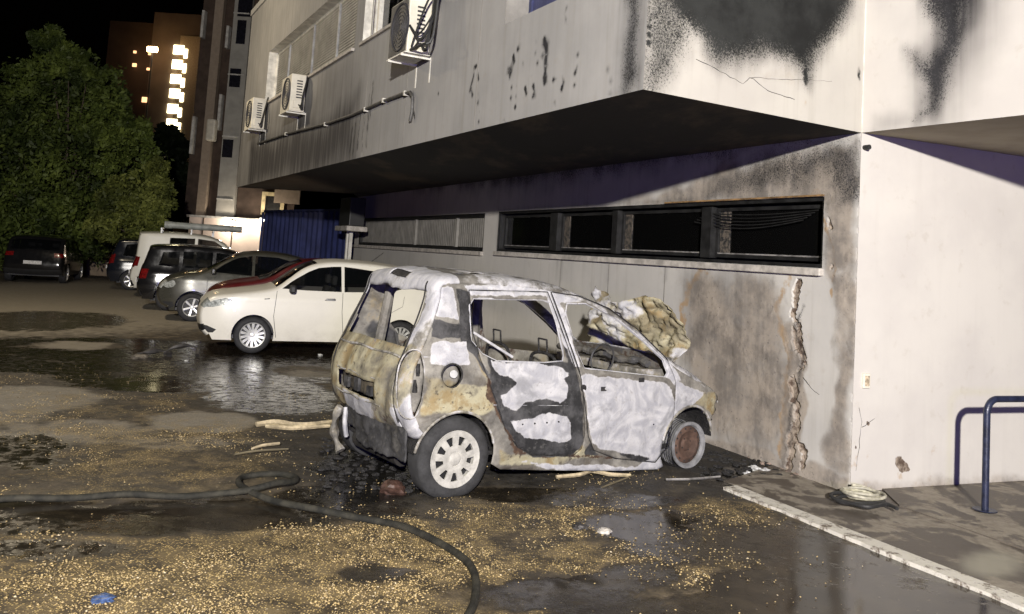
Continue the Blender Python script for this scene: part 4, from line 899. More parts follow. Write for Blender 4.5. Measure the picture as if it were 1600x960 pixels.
VM = paint('white_van_paint', (.62, .62, .57), .35)
r2, b2 = rearcar('white panel van with long grey tubes on its roof rack', cv(243, 466), AR, 1.78, 1.86, VM, 1.0, (.85, 1.15), cat='van', name='parked_van', L=4.2, side_glass=False, belt=1.12)
r3, b3 = rearcar('dark blue estate car with bright red tail light at the far end of the row', cv(203, 454), AR, 1.75, 1.60, DB, .5, (.80, 1.12), tail_t=.74)
YF = math.atan2(-.42, 1) 
r4, b4 = rearcar('black hatchback seen squarely from behind, alone at the left edge of the lot', gp(97, 445) + np.array([0, 0, 0]), -.30, 1.78, 1.50, BK, .1, (.84, 1.0), group='cars parked at the far left', tail_t=.62, tailw=.3, plate_z=.60)
# roof rack and tubes of the van (rack is part of the van, the tubes lie on it)
m = MB()
for x in (.7, 1.5, 2.1): m.box(x - .02, x + .02, -.68, .68, 1.955, 1.985); m.box(x - .02, x + .02, -.66, -.62, 1.80, 1.96); m.box(x - .02, x + .02, .62, .66, 1.80, 1.96)
m.build('roof_rack', M['metal'], r2)
tubes = empty('roof_tube', (r2.location.x, r2.location.y, 0), 'long grey tube strapped along the roof rack of the white van', 'tube', None, r2.rotation_euler.z)
TM = simple('grey_tube_plastic', (.26, .28, .27), .5)
MB().tube([(.80, -.20, 2.08), (2.9, -.20, 2.08)], .095, 16).build('tube', TM, tubes, smooth=True)
for q0, q1 in ((.75, .95), (2.3, 2.36)): MB().tube([(q0, -.20, 2.08), (q1, -.20, 2.08)], .106, 16).build('tube_cap', TM, tubes, smooth=True)
# ---------------------------------------------------------------- burnt-out car: x = 0 rear wheel, + towards the nose; the side towards the viewer is -y
AB = .9818; BP = np.array([-.2845, 6.34, 0]); WB = 1.56
PS = Plane(BP, AB, -1)
wreck = place('burnt-out compact family car, stripped to ash-white metal, nose against the scorched wall', 'burnt car', BP, AB, WB, 'burnt_car', None)
def sp_(pts, off=-.05): return [PS.px(x, y, off) for x, y in pts]
def burnt_mat(name='fire_bared_metal', k=1.0):
    t = NT(name); n1 = t.noise(5, 7, .68); n2 = t.noise(18, 6, .7); n3 = t.noise(2.2, 5, .6, dist=1.2); fn = t.noise(90, 3, .6)
    base = t.mix(t.ramp(n1, .3, .7), (.10, .094, .085), (.27, .255, .225)); base = t.mix(t.ramp(n3, .5, .68), base, (.10, .088, .072)); base = t.mix(t.math('MULTIPLY', t.ramp(n2, .58, .70), .6), base, (.06, .052, .045))
    def layer(b, an, amp, lo, hi, col, nz=n1): return t.mix(t.ramp(t.math('ADD', t.attr(an), t.math('MULTIPLY', t.math('SUBTRACT', nz, .5), amp)), lo, hi), b, col)
    och = t.mix(t.ramp(n3, .35, .6), (.17, .14, .085), (.38, .35, .24)); och = t.mix(t.math('MULTIPLY', t.ramp(n1, .5, .62), .7), och, (.24, .17, .075)); och = t.mix(t.ramp(n2, .56, .66), och, (.10, .085, .06)); base = layer(base, 'ochre', 1.3, .34, .74, och)
    rust = t.mix(t.ramp(n2, .35, .6), (.11, .068, .042), (.06, .038, .028)); base = layer(base, 'rust', 1.0, .45, .62, rust, n2)
    sw = t.ramp(t.noise(4, 6, .55, dist=2.5), .35, .68); ch = t.mix(t.ramp(n1, .4, .65), (.022, .022, .023), (.075, .074, .076)); ch = t.mix(t.math('MULTIPLY', t.ramp(n2, .56, .66), .5), ch, (.12, .115, .11)); base = layer(base, 'char', .9, .40, .60, ch)
    wh = t.mix(sw, (.34, .34, .365), (.50, .495, .505)); wh = t.mix(t.ramp(n3, .55, .7), wh, (.26, .26, .275)); wh = t.mix(t.math('MULTIPLY', t.ramp(n2, .56, .66), .5), wh, (.25, .24, .23)); wh = t.mix(t.math('MULTIPLY', t.ramp(fn, .55, .7), .25), wh, (.24, .23, .22))
    wa = t.math('ADD', t.attr('white'), t.math('ADD', t.math('MULTIPLY', t.math('SUBTRACT', n1, .5), .6), t.math('MULTIPLY', t.math('SUBTRACT', n2, .5), .35))); wh = t.mix(t.math('MULTIPLY', t.ramp(wa, .60, .50), .45), wh, (.54, .53, .53))
    base = t.mix(t.ramp(wa, .40, .56), base, wh)
    h = t.math('ADD', t.math('MULTIPLY', n1, .6), t.math('ADD', t.math('MULTIPLY', n2, .3), t.math('MULTIPLY', fn, .15)))
    return t.fin(Base_Color=base, Roughness=t.ramp(n2, .3, .7, .6, .9), Metallic=.12, Specular_IOR_Level=.3, Normal=t.bump(h, .55, .016))
BM = burnt_mat()
def cmask(P, polys, w=.028, seed=0, amp=.016):
    Q = wob(wob(P, amp * 1.6, 4, 71 + seed), amp, 14, 81 + seed); m = np.zeros(len(P))
    for p in polys: m = np.maximum(m, pmask(Q, p, w))
    return m
Cm = M['char']
WHITE = [sp_(p) for p in ([(764, 564), (821, 563), (876, 571), (889, 584), (879, 590), (885, 603), (882, 623), (871, 631), (848, 626), (832, 628), (819, 628), (803, 640), (782, 635), (775, 616), (798, 603), (803, 596), (794, 589), (775, 588), (765, 575)], [(788, 656), (823, 651), (844, 643), (879, 644), (887, 654), (886, 685), (876, 690), (839, 689), (813, 686), (798, 673)],
    [(901, 582), (1028, 593), (1046, 603), (1049, 657), (1033, 710), (1008, 717), (967, 710), (937, 707), (917, 694), (910, 648)], [(684, 447), (722, 450), (724, 503), (682, 497)], [(676, 535), (730, 532), (735, 572), (672, 570)],
    [(735, 445), (880, 452), (930, 462), (985, 495), (1040, 560), (1062, 590), (1050, 600), (1028, 585), (1030, 562), (1000, 530), (960, 493), (920, 474), (885, 474), (892, 500), (905, 575), (893, 575), (872, 500), (862, 468), (745, 466)],
    [(1050, 590), (1100, 615), (1060, 650), (1045, 690), (1040, 735), (980, 738), (1040, 700)], [(775, 720), (1040, 730), (1040, 740), (900, 742)], [(640, 430), (700, 436), (690, 447), (640, 445)])]
CHAR = [sp_(p) for p in ([(760, 555), (893, 566), (905, 640), (906, 690), (892, 713), (830, 711), (803, 697), (778, 655), (762, 600)], [(724, 447), (742, 450), (748, 560), (766, 590), (770, 620), (790, 665), (815, 700), (880, 712), (905, 690), (905, 640), (895, 560), (885, 560), (895, 640), (885, 700), (800, 680), (775, 620), (742, 560), (722, 540)], [(680, 502), (725, 505), (725, 531), (678, 530)], [(878, 497), (890, 500), (900, 560), (884, 562)],
    [(768, 588), (795, 592), (800, 600), (775, 604)], [(815, 627), (832, 627), (832, 640), (815, 640)], [(845, 628), (895, 622), (895, 648), (850, 640)], [(775, 635), (825, 642), (822, 652), (780, 650)], [(960, 705), (1030, 712), (1040, 728), (980, 722)], [(916, 690), (925, 700), (935, 712), (905, 712)])]
OCH = [sp_(p) for p in ([(660, 590), (760, 600), (770, 640), (740, 650), (690, 645), (650, 650)], [(740, 510), (760, 590), (790, 690), (770, 640), (745, 560)], [(895, 690), (915, 700), (940, 715), (870, 720)], [(1060, 610), (1120, 612), (1120, 650), (1080, 630), (1055, 640)], [(775, 700), (900, 715), (870, 730), (775, 725)])]
RUST = [sp_(p) for p in ([(752, 580), (770, 600), (800, 690), (830, 708), (800, 712), (775, 660), (755, 620)], [(600, 650), (650, 640), (655, 690), (630, 700)], [(830, 705), (960, 712), (960, 720), (830, 716)])]
def sidea(polys, seed, v, far):
    def f(P, sg):
        if sg < 0: return cmask(P, polys, seed=seed) * v
        return sstep(.45, .6, fbm(P[:, 0] * 2.2, P[:, 1] * 2.2, seed + 200)) * far
    return f
def raf(which):
    def f(G):
        x, y, z = G.T; n = fbm(x * 3 + 9, y * 3 + z * 2, 300 + len(which)); rear = x < .0
        if which == 'white': m = np.where(rear, sstep(.4, .6, n) * .35 + .40 * (np.abs(y) > .55) * (y < 0) + .5 * (z > 1.4) + .35 * ((z < .62) & (y < .35)), .40 + .2 * n * (x > .2))
        if which == 'char': m = np.where(rear, .55 * (n > .62), .50 * (n > .56)); m = np.maximum(m, np.where((x > -.1) & (x < .25) & (z > 1.4), .32, 0))
        if which == 'ochre': m = np.where(rear & (z < 1.1), .62 + .6 * (n - .5) + .2 * (y > .1) * (z > .62), np.where(x > 2.5, .75, .15))
        if which == 'rust': m = np.where(rear & (z < .6), .45, .22)
        return np.clip(m, 0, 1)
    return f
top = [(-.34, .40), (-.42, .50), (-.47, .64), (-.48, .80), (-.46, .94), (-.41, 1.06), (-.36, 1.18), (-.30, 1.32), (-.25, 1.46), (-.23, 1.56), (-.16, 1.635), (.02, 1.66), (.35, 1.665), (.75, 1.645), (1.05, 1.60), (1.35, 1.52), (1.62, 1.41), (1.9, 1.245), (2.12, 1.09), (2.32, .96), (2.52, .88), (2.74, .80), (2.90, .70), (2.97, .58), (2.96, .44)]
bb = Body(top, [(-.30, .38), (.10, .34), (.42, .16), (.9, .11), (1.6, .045), (2.10, .015), (2.22, .05), (2.40, .38), (2.80, .40)], WB, .98, lean=.20, lo=(.42, .10), hi=(.75, .14), crown=.045, fil=.05, tum=.04, sp=.028)
rw = [(.105, 1.14), (.10, 1.40), (.14, 1.455), (.80, 1.462), (.87, 1.44), (.93, 1.28), (.985, 1.02), (.97, .975), (.79, .965), (.33, .985), (.20, 1.04)]
fw = [(1.03, 1.36), (1.05, 1.435), (1.25, 1.44), (1.55, 1.335), (1.86, 1.14), (2.09, .97), (2.13, .86), (2.10, .82), (1.19, .915), (1.12, 1.05)]
rd = sp_([(743, 455), (742, 520), (750, 560), (762, 600), (785, 672), (805, 697), (830, 710), (892, 712), (904, 700), (908, 680), (905, 610), (893, 560), (876, 490), (867, 458)])
fd = sp_([(872, 458), (883, 500), (902, 580), (914, 680), (924, 702), (960, 716), (1022, 722), (1040, 700), (1046, 640), (1050, 597), (1040, 560), (1000, 515), (960, 483), (915, 464)])
cav = sp_([(648, 552), (665, 552), (668, 580), (662, 625), (650, 655), (632, 650), (628, 615), (634, 575)], 0)
fuel = circ(*PS.px(708, 588, 0), .088, 22)
def bumpf(P): return .012 * (fbm(P[:, 0] * 4, P[:, 1] * 4, 90) - .5) * 2 + .005 * (fbm(P[:, 0] * 14, P[:, 1] * 14, 91) - .5) * 2
def rbumpf(G, b):
    n = fbm(G[..., 0] * 3.3 + 4, G[..., 1] * 3.3 + G[..., 2], 92) - .5; n2 = fbm(G[..., 0] * 11 + 4, G[..., 1] * 11 + G[..., 2] * 7, 93) - .5
    e = 1 - (np.abs(G[..., 1]) / (np.abs(G[..., 1]).max(1, keepdims=True) + 1e-6)) ** 8
    G[..., 0] += (n * .085 + n2 * .035) * e * (G[..., 2] < 1.5); G[..., 2] -= .06 * np.clip((G[..., 0] - 2.45) / .4, 0, 1) * (fbm(G[..., 1] * 4, G[..., 0] * 6, 95) + .3); G[..., 2] += (n * .045 + n2 * .012) * e * (G[..., 2] > 1.45); return G
AT = dict(white=sidea(WHITE, 1, .70, .30), char=sidea(CHAR, 2, .80, .62), ochre=sidea(OCH, 3, .70, .35), rust=sidea(RUST, 4, .7, .5))
RAT = {k: raf(k) for k in ('white', 'char', 'ochre', 'rust')}
HOLE = None; bobj_later = []
M['recess'] = simple('dark_ochre_recess', (.06, .05, .034), .85, 0, .8, 9, .7, 50)  # darker brown tone for the plate recess
car_parts(bb, wreck, [('rear_door', rd, BM, -.004), ('front_door', fd, BM, -.008), ('window_hole', rw, HOLE, 0), ('window_hole', fw, HOLE, 0), ('torn', [(2.79, .36), (2.77, .44), (2.83, .49), (2.80, .55), (2.86, .58), (2.84, .64), (3.2, .70), (3.2, .3)], HOLE, 0), ('lamp_cavity', cav, BM, .018), ('fuel_filler_recess', fuel, BM, .04)], BM, [(0, .29), (2.45, .22)], .335,
    [('hole', lambda x, z, t: x < 0 and 1.08 < z < 1.50 and abs(t) < .80 - .10 * (1.5 - z), HOLE, 0), ('hole', lambda x, z, t: 1.30 < x < 2.26 and abs(t) < .88, HOLE, 0), ('hole', lambda x, z, t: 2.34 < x < 2.86 and abs(t) < .86, HOLE, 0), ('hole', lambda x, z, t: x > 2.78 and z < .62, HOLE, 0),
     ('tailgate', lambda x, z, t: x < 0 and .46 < z < 1.08 and abs(t) < .80, BM, -.006), ('plate_recess', lambda x, z, t: x < 0 and .63 < z < .78 and -.42 < t < .62, M['recess'], .035), ('roof_slot', lambda x, z, t: .05 < x < .35 and -.80 < t < -.70, M['char'], .012), ('roof_slot', lambda x, z, t: x < .1 and 1.58 < z < 1.63 and -.25 < t < .2, M['char'], .01)],
    bump=bumpf, rbump=rbumpf, attrs=AT, rattrs=RAT, solid=.007, fine=.022)
for o in wreck.children:
    if o.name.startswith('rear_door'): o['label'] = 'rear door with charcoal patches'
    if o.name.startswith('front_door'): o['label'] = 'front door burnt ash white'
def bw(x, z): return float(bb.w(np.array([x]), np.array([z]))[0])
# hardware on the near side
fx, fz = PS.px(708, 588, 0); yy = -bw(fx, fz)
m = MB(); m.tube([(fx + .088 * math.cos(w), yy - .006, fz + .088 * math.sin(w)) for w in np.linspace(0, 2 * math.pi, 25)[:-1]], .007, 6, closed=True); m.build('fuel_ring', M['char'], wreck, smooth=True)
m = MB(); m.tube([(fx + .03, yy + .035, fz), (fx + .02, yy + .005, fz + .01)], .03, 12); m.build('fuel_pipe', M['metal'], wreck, smooth=True)
m = MB(); c = cav; yc = [(-bw(p[0], p[1]) - .004) for p in c]; m.tube(crom([(p[0], y_, p[1]) for p, y_ in zip(c, yc)], .03, True), .006, 6, closed=True)
def bobj(m, name, parent=wreck, at=dict(white=.5, char=.1, ochre=.35, rust=.2), smooth=True):
    n = len(m.V); o = mesh(name, m.V, m.F, BM, parent, {k: np.full(n, v) for k, v in at.items()}, smooth=smooth)
    try: o.data.set_sharp_from_angle(angle=R_(40))
    except Exception: pass
    return o
bobj(m, 'lamp_cavity_rim', at=dict(white=.45, char=.25, ochre=.4, rust=.2))
for (px_, py_) in ((657, 580), (651, 605)):
    a, z_ = PS.px(px_, py_, -.04); m = MB(); m.tube([(a, -bw(a, z_) + .02, z_ - .045), (a, -bw(a, z_) + .035, z_ + .045)], .022, 8); m.build('bulb_hole', M['char'], wreck)
hx, hz = PS.px(912, 607, 0); m = MB(); m.tube([(hx, -bw(hx, hz) - .010, hz), (hx, -bw(hx, hz) + .02, hz)], .03, 14); m.build('lock_hole', M['char'], wreck)
for px_, py_ in ((943, 608), (1003, 594)):
    a, z_ = PS.px(px_, py_, 0); m = MB(); m.box(a - .03, a + .03, -bw(a, z_) - .012, -bw(a, z_) + .02, z_ - .018, z_ + .018); m.build('mirror_mount', M['char'], wreck)
m = MB(); q = sp_([(742, 520), (800, 558)], -.06); m.tube([(q[0][0], -bw(*q[0]) + .0, q[0][1]), (q[1][0], -bw(*q[1]) + .005, q[1][1])], .011, 8); bobj(m, 'fallen_window_bar', at=dict(white=.9, char=0, ochre=0, rust=0))
def sidetube(pts, r, name, off=.002, closed=True, mat=None, at=None):
    P_ = dens(pts, .03, closed); P_ = [(x, -bw(x, z) - off, z) for x, z in P_]; m = MB(); m.tube(P_, r, 5, closed=closed)
    return m.build(name, mat, wreck, smooth=True) if mat else bobj(m, name, at=at or dict(white=.62, char=.1, ochre=.2, rust=.1))
sidetube(rd, .0055, 'door_gap', 0, mat=Cm); sidetube(fd, .0055, 'door_gap', .003, mat=Cm)
sidetube(rw, .008, 'window_lip', -.004); sidetube(fw, .008, 'window_lip', -.004)
sidetube([(.30, .66), (.7, .64), (1.08, .62)], .006, 'door_crease', -.002, False); sidetube([(1.26, .60), (1.7, .56), (2.08, .53)], .006, 'door_crease', -.002, False)
sidetube([(-.30, 1.02), (-.05, 1.03), (.08, 1.02)], .006, 'shoulder_crease', -.002, False)
for q0, q1, zq in ((.46, 1.05, .50), (1.36, 1.98, .42)):
    for k in range(6):
        x = q0 + (q1 - q0) * k / 5; MB().tube([(x, -bw(x, zq) - .009, zq), (x, -bw(x, zq) + .01, zq)], .007, 6).build('trim_clip_hole', Cm, wreck)
# rims
rwheel = wheel(wreck, 0, -1, WB / 2 - .015, .305, .20, .205, 9, simple('scorched_wheel_cover', (.36, .35, .32), .7, 0, .22, 16, .4), 'cap', flat=1, z=.275, tyre=simple('scorched_tyre', (.026, .026, .027), .85, 0, .45, 8, .6, 60))
wheel(wreck, 0, 1, WB / 2 - .015, .30, .20, .2, 9, M['metal'], 'cap', z=.28)
RR = simple('rusty_brown_rim', (.085, .050, .036), .8, .2, .35, 14, .5); RG = simple('ash_grey_rim', (.20, .20, .205), .75, .2, .3, 14, .4)
for sg in (-1, 1):
    y1 = sg * (WB / 2 - .02); s = -sg; m = MB(); zz = .205; X0 = 2.45
    m.lathe([(y1 + s * .02, .165), (y1 + s * .0, .180), (y1 - s * .004, .206), (y1 + s * .010, .208), (y1 + s * .018, .190), (y1 + s * .05, .178), (y1 + s * .13, .178), (y1 + s * .16, .19), (y1 + s * .165, .207), (y1 + s * .175, .207), (y1 + s * .16, .17), (y1 + s * .03, .162)], 48, c=(X0, 0, zz))
    w_o = m.build('wheel', RG, wreck, smooth=True)
    m = MB(); m.lathe([(y1 + s * .03, .166), (y1 + s * .022, .150), (y1 + s * .012, .120), (y1 + s * .035, .085), (y1 + s * .040, .06), (y1 + s * .024, .045), (y1 + s * .020, 0)], 40, c=(X0, 0, zz)); m.build('rim_disc', RR, w_o, smooth=True)
    m = MB()
    for k in range(14): w = 2 * math.pi * k / 14; m.tube([(X0 + .142 * math.cos(w), y1 + s * .004 + s * .014, zz + .142 * math.sin(w)), (X0 + .142 * math.cos(w), y1 + s * .04, zz + .142 * math.sin(w))], .010, 8)
    for k in range(4): w = 2 * math.pi * k / 4 + .5; m.tube([(X0 + .052 * math.cos(w), y1 + s * .030, zz + .052 * math.sin(w)), (X0 + .052 * math.cos(w), y1 + s * .05, zz + .052 * math.sin(w))], .008, 8)
    m.build('vent_hole', M['char'], w_o)
    m = MB()
    for k in range(5): m.tube([(X0 + (.215 + .006 * k) * math.cos(w) , y1 + s * (.03 + .022 * k), max(.006, zz + (.215 + .004 * k) * math.sin(w))) for w in np.linspace(0, 2 * math.pi, 37)[:-1]], .003, 4, closed=True)
    m.build('tyre_wire', M['char'], w_o)
# floor, cabin, engine bay
m = MB(); m.box(-.28, 2.2, -.60, .60, .24, .27); m.build('floor_pan', Cm, wreck)
V = []; nb, mb_ = 46, 14
for i in range(mb_):
    for j in range(nb):
        u, v = j / (nb - 1), i / (mb_ - 1); lowz = .20 + .10 * fbm(np.array([u * 7.0]), np.array([.5]), 501)[0] + .08 * (u > .75); y_ = -.66 + 1.12 * u
        V.append((-.34 - .05 * math.cos((u - .5) * 2.2) + .05 * (fbm(np.array([u * 9.0]), np.array([v * 4.0]), 502)[0] - .5), y_, lowz + (.50 - lowz) * v))
I, J = np.meshgrid(range(mb_ - 1), range(nb - 1), indexing='ij'); a = (I * nb + J).ravel(); o = mesh('bumper_beam', V, np.c_[a, a + 1, a + nb + 1, a + nb], BM, wreck, dict(white=np.full(len(V), .18), char=np.full(len(V), .62), ochre=np.full(len(V), .25), rust=np.full(len(V), .3)), smooth=True); md = o.modifiers.new('s', 'SOLIDIFY'); md.thickness = .01
m = MB(); P = crom([(-.38, .55, .44), (-.40, .60, .30), (-.36, .64, .16), (-.33, .58, .06)], .03); m.tube(P, [.03 + .012 * math.sin(k) for k in range(len(P))], 7); bobj(m, 'hanging_bumper_scrap', at=dict(white=.4, char=.3, ochre=.4, rust=.4))
m = MB(); P = crom([(-.39, .40, .46), (-.40, .38, .34), (-.36, .42, .22)], .03); m.tube(P, .02, 6); bobj(m, 'hanging_bumper_scrap', at=dict(white=.6, char=.1, ochre=.5, rust=.2))
m = MB(); m.tube([(-.22, -.35, .22), (-.26, .35, .22)], .08, 14); m.build('silencer', simple('sooty_silencer', (.02, .018, .016), .8, .3, .5, 12), wreck, smooth=True)
m = MB(); m.box(-.36, -.335, -.30, .34, .60, .80); m.build('plate_backing', M['char'], wreck)
for sg in (-1, 1):
    idx_ = [i for i in range(len(bb.top)) if bb.top[i][0] < -.1 and .5 < bb.top[i][1] < 1.6]; q_ = [ribbon_at(bb, i, sg * .81, .004) for i in idx_]; MB().tube([(p[0] - .0, y, p[1]) for p, y in q_], .007, 5).build('tailgate_seam', M['char'], wreck)
for zz_, r__ in ((.60, .006), (.80, .006), (1.06, .010)):
    i = min(range(25), key=lambda k: abs(bb.top[k][1] - zz_)); q_ = [ribbon_at(bb, i, t_, .006) for t_ in np.linspace(-.5 if zz_ < 1 else -.78, .66 if zz_ < 1 else .78, 30)]; P_ = [(p[0], y, p[1] + .006 * math.sin(k * .45)) for k, (p, y) in enumerate(q_)]; bobj_later.append((P_, r__))
for y_, h_ in ((-.18, .07), (.06, .10), (.26, .08)):
    m = MB(); m.box(-.475, -.45, y_ - .05, y_ + .03, .66, .66 + h_); bobj(m, 'number_lamp_hole', at=dict(white=0, char=.9, ochre=0, rust=0), smooth=False)
m = MB(); m.add([(2.24, -.70, .98), (2.24, .70, .98), (2.26, .66, .30), (2.26, -.66, .30)], [(0, 1, 2, 3)]); bobj(m, 'bulkhead', at=dict(white=.2, char=.5, ochre=.2, rust=.5))
for seg in range(3):
    m = MB(); P = crom([(2.02 + .05 * random.random(), -.62 + .42 * seg + .1 * k, .90 + .05 * random.random()) for k in range(6)], .04); m.tube(P, [.032 + .008 * math.sin(k * 1.3) for k in range(len(P))], 8); bobj(m, 'dashboard_frame', at=dict(white=.30, char=.5, ochre=.4, rust=.2))
m = MB(); m.box(1.95, 2.24, -.62, .62, .80, .87); bobj(m, 'scuttle', at=dict(white=.4, char=.3, ochre=.4, rust=.2), smooth=False)
def loopt(pts, r, name, n=6): m = MB(); m.tube(crom(pts, .03), r, n); m.build(name, Cm, wreck, smooth=True)
for y0 in (-.36, .36):        # front and rear seat frames
    for (x0, h, nm) in ((1.15, .98, 'front_seat_frame'), (.28, 1.0, 'rear_seat_frame')):
        m = MB(); m.tube(crom([(x0 + .3, y0 - .2, .42), (x0 + .02, y0 - .2, .45), (x0 - .08, y0 - .2, h - .12), (x0 - .10, y0 - .12, h), (x0 - .10, y0 + .12, h), (x0 - .08, y0 + .2, h - .12), (x0 + .02, y0 + .2, .45), (x0 + .3, y0 + .2, .42)], .03), .015, 7)
        m.tube([(x0 - .09, y0 - .2, h - .2), (x0 - .09, y0 + .2, h - .2)], .012, 6)
        for q in (-.06, .06): m.tube([(x0 - .10, y0 + q, h), (x0 - .115, y0 + q, h + .13)], .008, 6)
        m.tube([(x0 - .115, y0 - .06, h + .13), (x0 - .115, y0 + .06, h + .13)], .008, 6)
        for q in np.linspace(-.15, .15, 6): m.tube([(x0 + .28, y0 + q, .44), (x0 + .0, y0 + q, .46), (x0 - .07, y0 + q * .9, h - .15)], .005, 5)
        m.build(nm, Cm, wreck, smooth=True)
# inner trim of the far side seen through the openings
for (a, b_) in (((-.10, .62, .5), (.0, .50, 1.55)), ((.95, .64, .5), (.92, .53, 1.52))): bobj(MB().tube([a, b_], .045, 8), 'inner_pillar', at=dict(white=.3, char=.4, ochre=.3, rust=.3))
m = MB(); m.tube(crom([(1.9, -.34, .92), (1.75, -.34, .98)], .03), .02, 8); m.tube([(1.73 + .07 * math.sin(w) * .5, -.34 + .15 * math.cos(w), .93 + .13 * math.sin(w)) for w in np.linspace(0, 2 * math.pi, 25)[:-1]], .009, 6, closed=True)
bobj(m, 'steering_wheel', at=dict(white=.1, char=.6, ochre=.5, rust=.2))
m = MB()
for k in range(16):
    x_, y_, z_ = 2.42 + .36 * random.random(), -.5 + 1.0 * random.random(), .45 + .28 * random.random(); r = .05 + .07 * random.random(); m.tube([(x_ - r, y_, z_), (x_ + r, y_ + r * (random.random() - .5), z_ + .03)], r * .8, 7)
bobj(m, 'engine_remains', at=dict(white=.0, char=.55, ochre=.5, rust=.5))
for P_, r__ in bobj_later: m = MB(); m.tube(P_, r__, 6); bobj(m, 'tailgate_crease', at=dict(white=.45, char=.2, ochre=.5, rust=.2))
# bonnet bent upright, crumpled
nu, nv = 60, 40; V = []
for i in range(nv):
    for j in range(nu):
        u, v = j / (nu - 1), i / (nv - 1); y_ = -.60 + 1.22 * u; hgt = .46 + .12 * u + .05 * math.sin(u * 7) - .14 * max(0, (.18 - u) / .18)
        x_ = 2.36 + .05 * v + .10 * math.sin(v * 3.0 + u * 3) ; z_ = .93 + hgt * v; V.append((x_, y_, z_))
V = np.array(V); nz = fbm(V[:, 1] * 5, V[:, 2] * 5, 121) - .5; nz2 = fbm(V[:, 1] * 14, V[:, 2] * 14, 122, 3) - .5; V[:, 0] += nz * .12 + nz2 * .05 + np.abs(fbm(V[:, 1] * 8, V[:, 2] * 8, 126, 3) - .5) * .22 + np.abs(fbm(V[:, 1] * 20, V[:, 2] * 20, 127, 2) - .5) * .06; V[:, 2] += nz2 * .05 + (fbm(V[:, 1] * 3, V[:, 2] * 0, 123) - .5) * .10; V[:, 1] += nz * .06
I, J = np.meshgrid(range(nv - 1), range(nu - 1), indexing='ij'); a = (I * nu + J).ravel(); Fh = np.c_[a, a + 1, a + nu + 1, a + nu]
o = mesh('bonnet', V, Fh, BM, wreck, dict(white=.22 + .30 * sstep(.5, .65, fbm(V[:, 1] * 3, V[:, 2] * 3, 124)), char=np.full(len(V), .12), ochre=.72 + .2 * sstep(.5, .6, fbm(V[:, 1] * 2, V[:, 2] * 2, 125)), rust=np.full(len(V), .2)), smooth=True)
md = o.modifiers.new('s', 'SOLIDIFY'); md.thickness = .006; o['label'] = 'crumpled yellowed bonnet bent upright'
for P_ in ([(2.70, -.60, .62), (2.86, -.50, .55), (2.88, -.30, .50)], [(2.84, -.62, .60), (2.86, -.60, .48), (2.80, -.58, .36)], [(2.86, -.62, .52), (2.84, 0, .56), (2.80, .62, .50)], [(2.80, -.5, .36), (2.78, 0, .33), (2.80, .5, .37)], [(2.60, -.64, .70), (2.80, -.62, .66), (2.90, -.60, .58)]): bobj(MB().tube(crom(P_, .04), .02, 6), 'front_strut', at=dict(white=.25, char=.25, ochre=.75, rust=.4))
# arch lips and arch liner
for wx, wz, rr_, nm in ((0, .29, .335, 'arch_lip'), (2.45, .22, .335, 'arch_lip')):
    m = MB(); m.tube([(wx + rr_ * math.cos(w), -bw(wx + rr_ * math.cos(w), wz + rr_ * math.sin(w)) - .004, wz + rr_ * math.sin(w)) for w in np.linspace(.25, math.pi - .15, 26)], .011, 6); bobj(m, nm, at=dict(white=.45, char=.25, ochre=.5, rust=.4))
    for sg in (-1, 1): MB().lathe([(sg * (WB / 2 - .06), rr_ - .005), (sg * (WB / 2 - .34), rr_ - .005), (sg * (WB / 2 - .34), .05)], 22, c=(wx, 0, wz), a0=.1, a1=math.pi - .1).build('wheel_arch_liner', Cm, wreck)
m = MB(); m.tube([(2.10, -.70, .20), (2.45, -.60, .18)], .02, 6); m.tube([(2.45, -.62, .2), (2.45, .62, .2)], .03, 8); m.tube([(0, -.62, .25), (0, .62, .25)], .04, 8); m.build('axle', Cm, wreck)
# ---------------------------------------------------------------- hose, handrail, coil, debris
hp = [(-40, 795), (0, 788), (60, 785), (130, 783), (200, 780), (270, 781), (330, 779), (385, 776), (430, 770), (456, 762), (462, 754), (440, 748), (405, 747), (380, 750), (372, 758), (378, 768), (400, 779), (440, 791), (490, 803), (550, 813), (610, 825), (660, 843), (700, 862), (728, 885), (742, 910), (742, 940), (735, 965), (715, 1000), (690, 1040)]
H = [gp(x, y) + [0, 0, .027] for x, y in hp]
H[14][2] += .0; P = crom(H, .035); P = [(p[0], p[1], p[2] + .006 * math.sin(k * .31) + (.045 * math.exp(-((k - i0) / 5.0) ** 2))) for i0 in [min(range(len(P)), key=lambda i: abs(P[i][0] - H[8][0]) + abs(P[i][1] - H[8][1]))] for k, p in enumerate(P)]
def hose_mat():
    t = NT('black_fire_hose'); n = t.noise(9, 6, .65); return t.fin(Base_Color=t.mix(t.ramp(n, .35, .7), (.014, .014, .012), (.045, .042, .032)), Roughness=.8, Specular_IOR_Level=.25, Normal=t.bump(t.noise(160, 4), .5, .006))
o = MB().tube(P, .0225, 12).build('fire_hose', hose_mat(), smooth=True); tag(o, 'black fire hose snaking across the wet gravel with a small loop', 'hose')
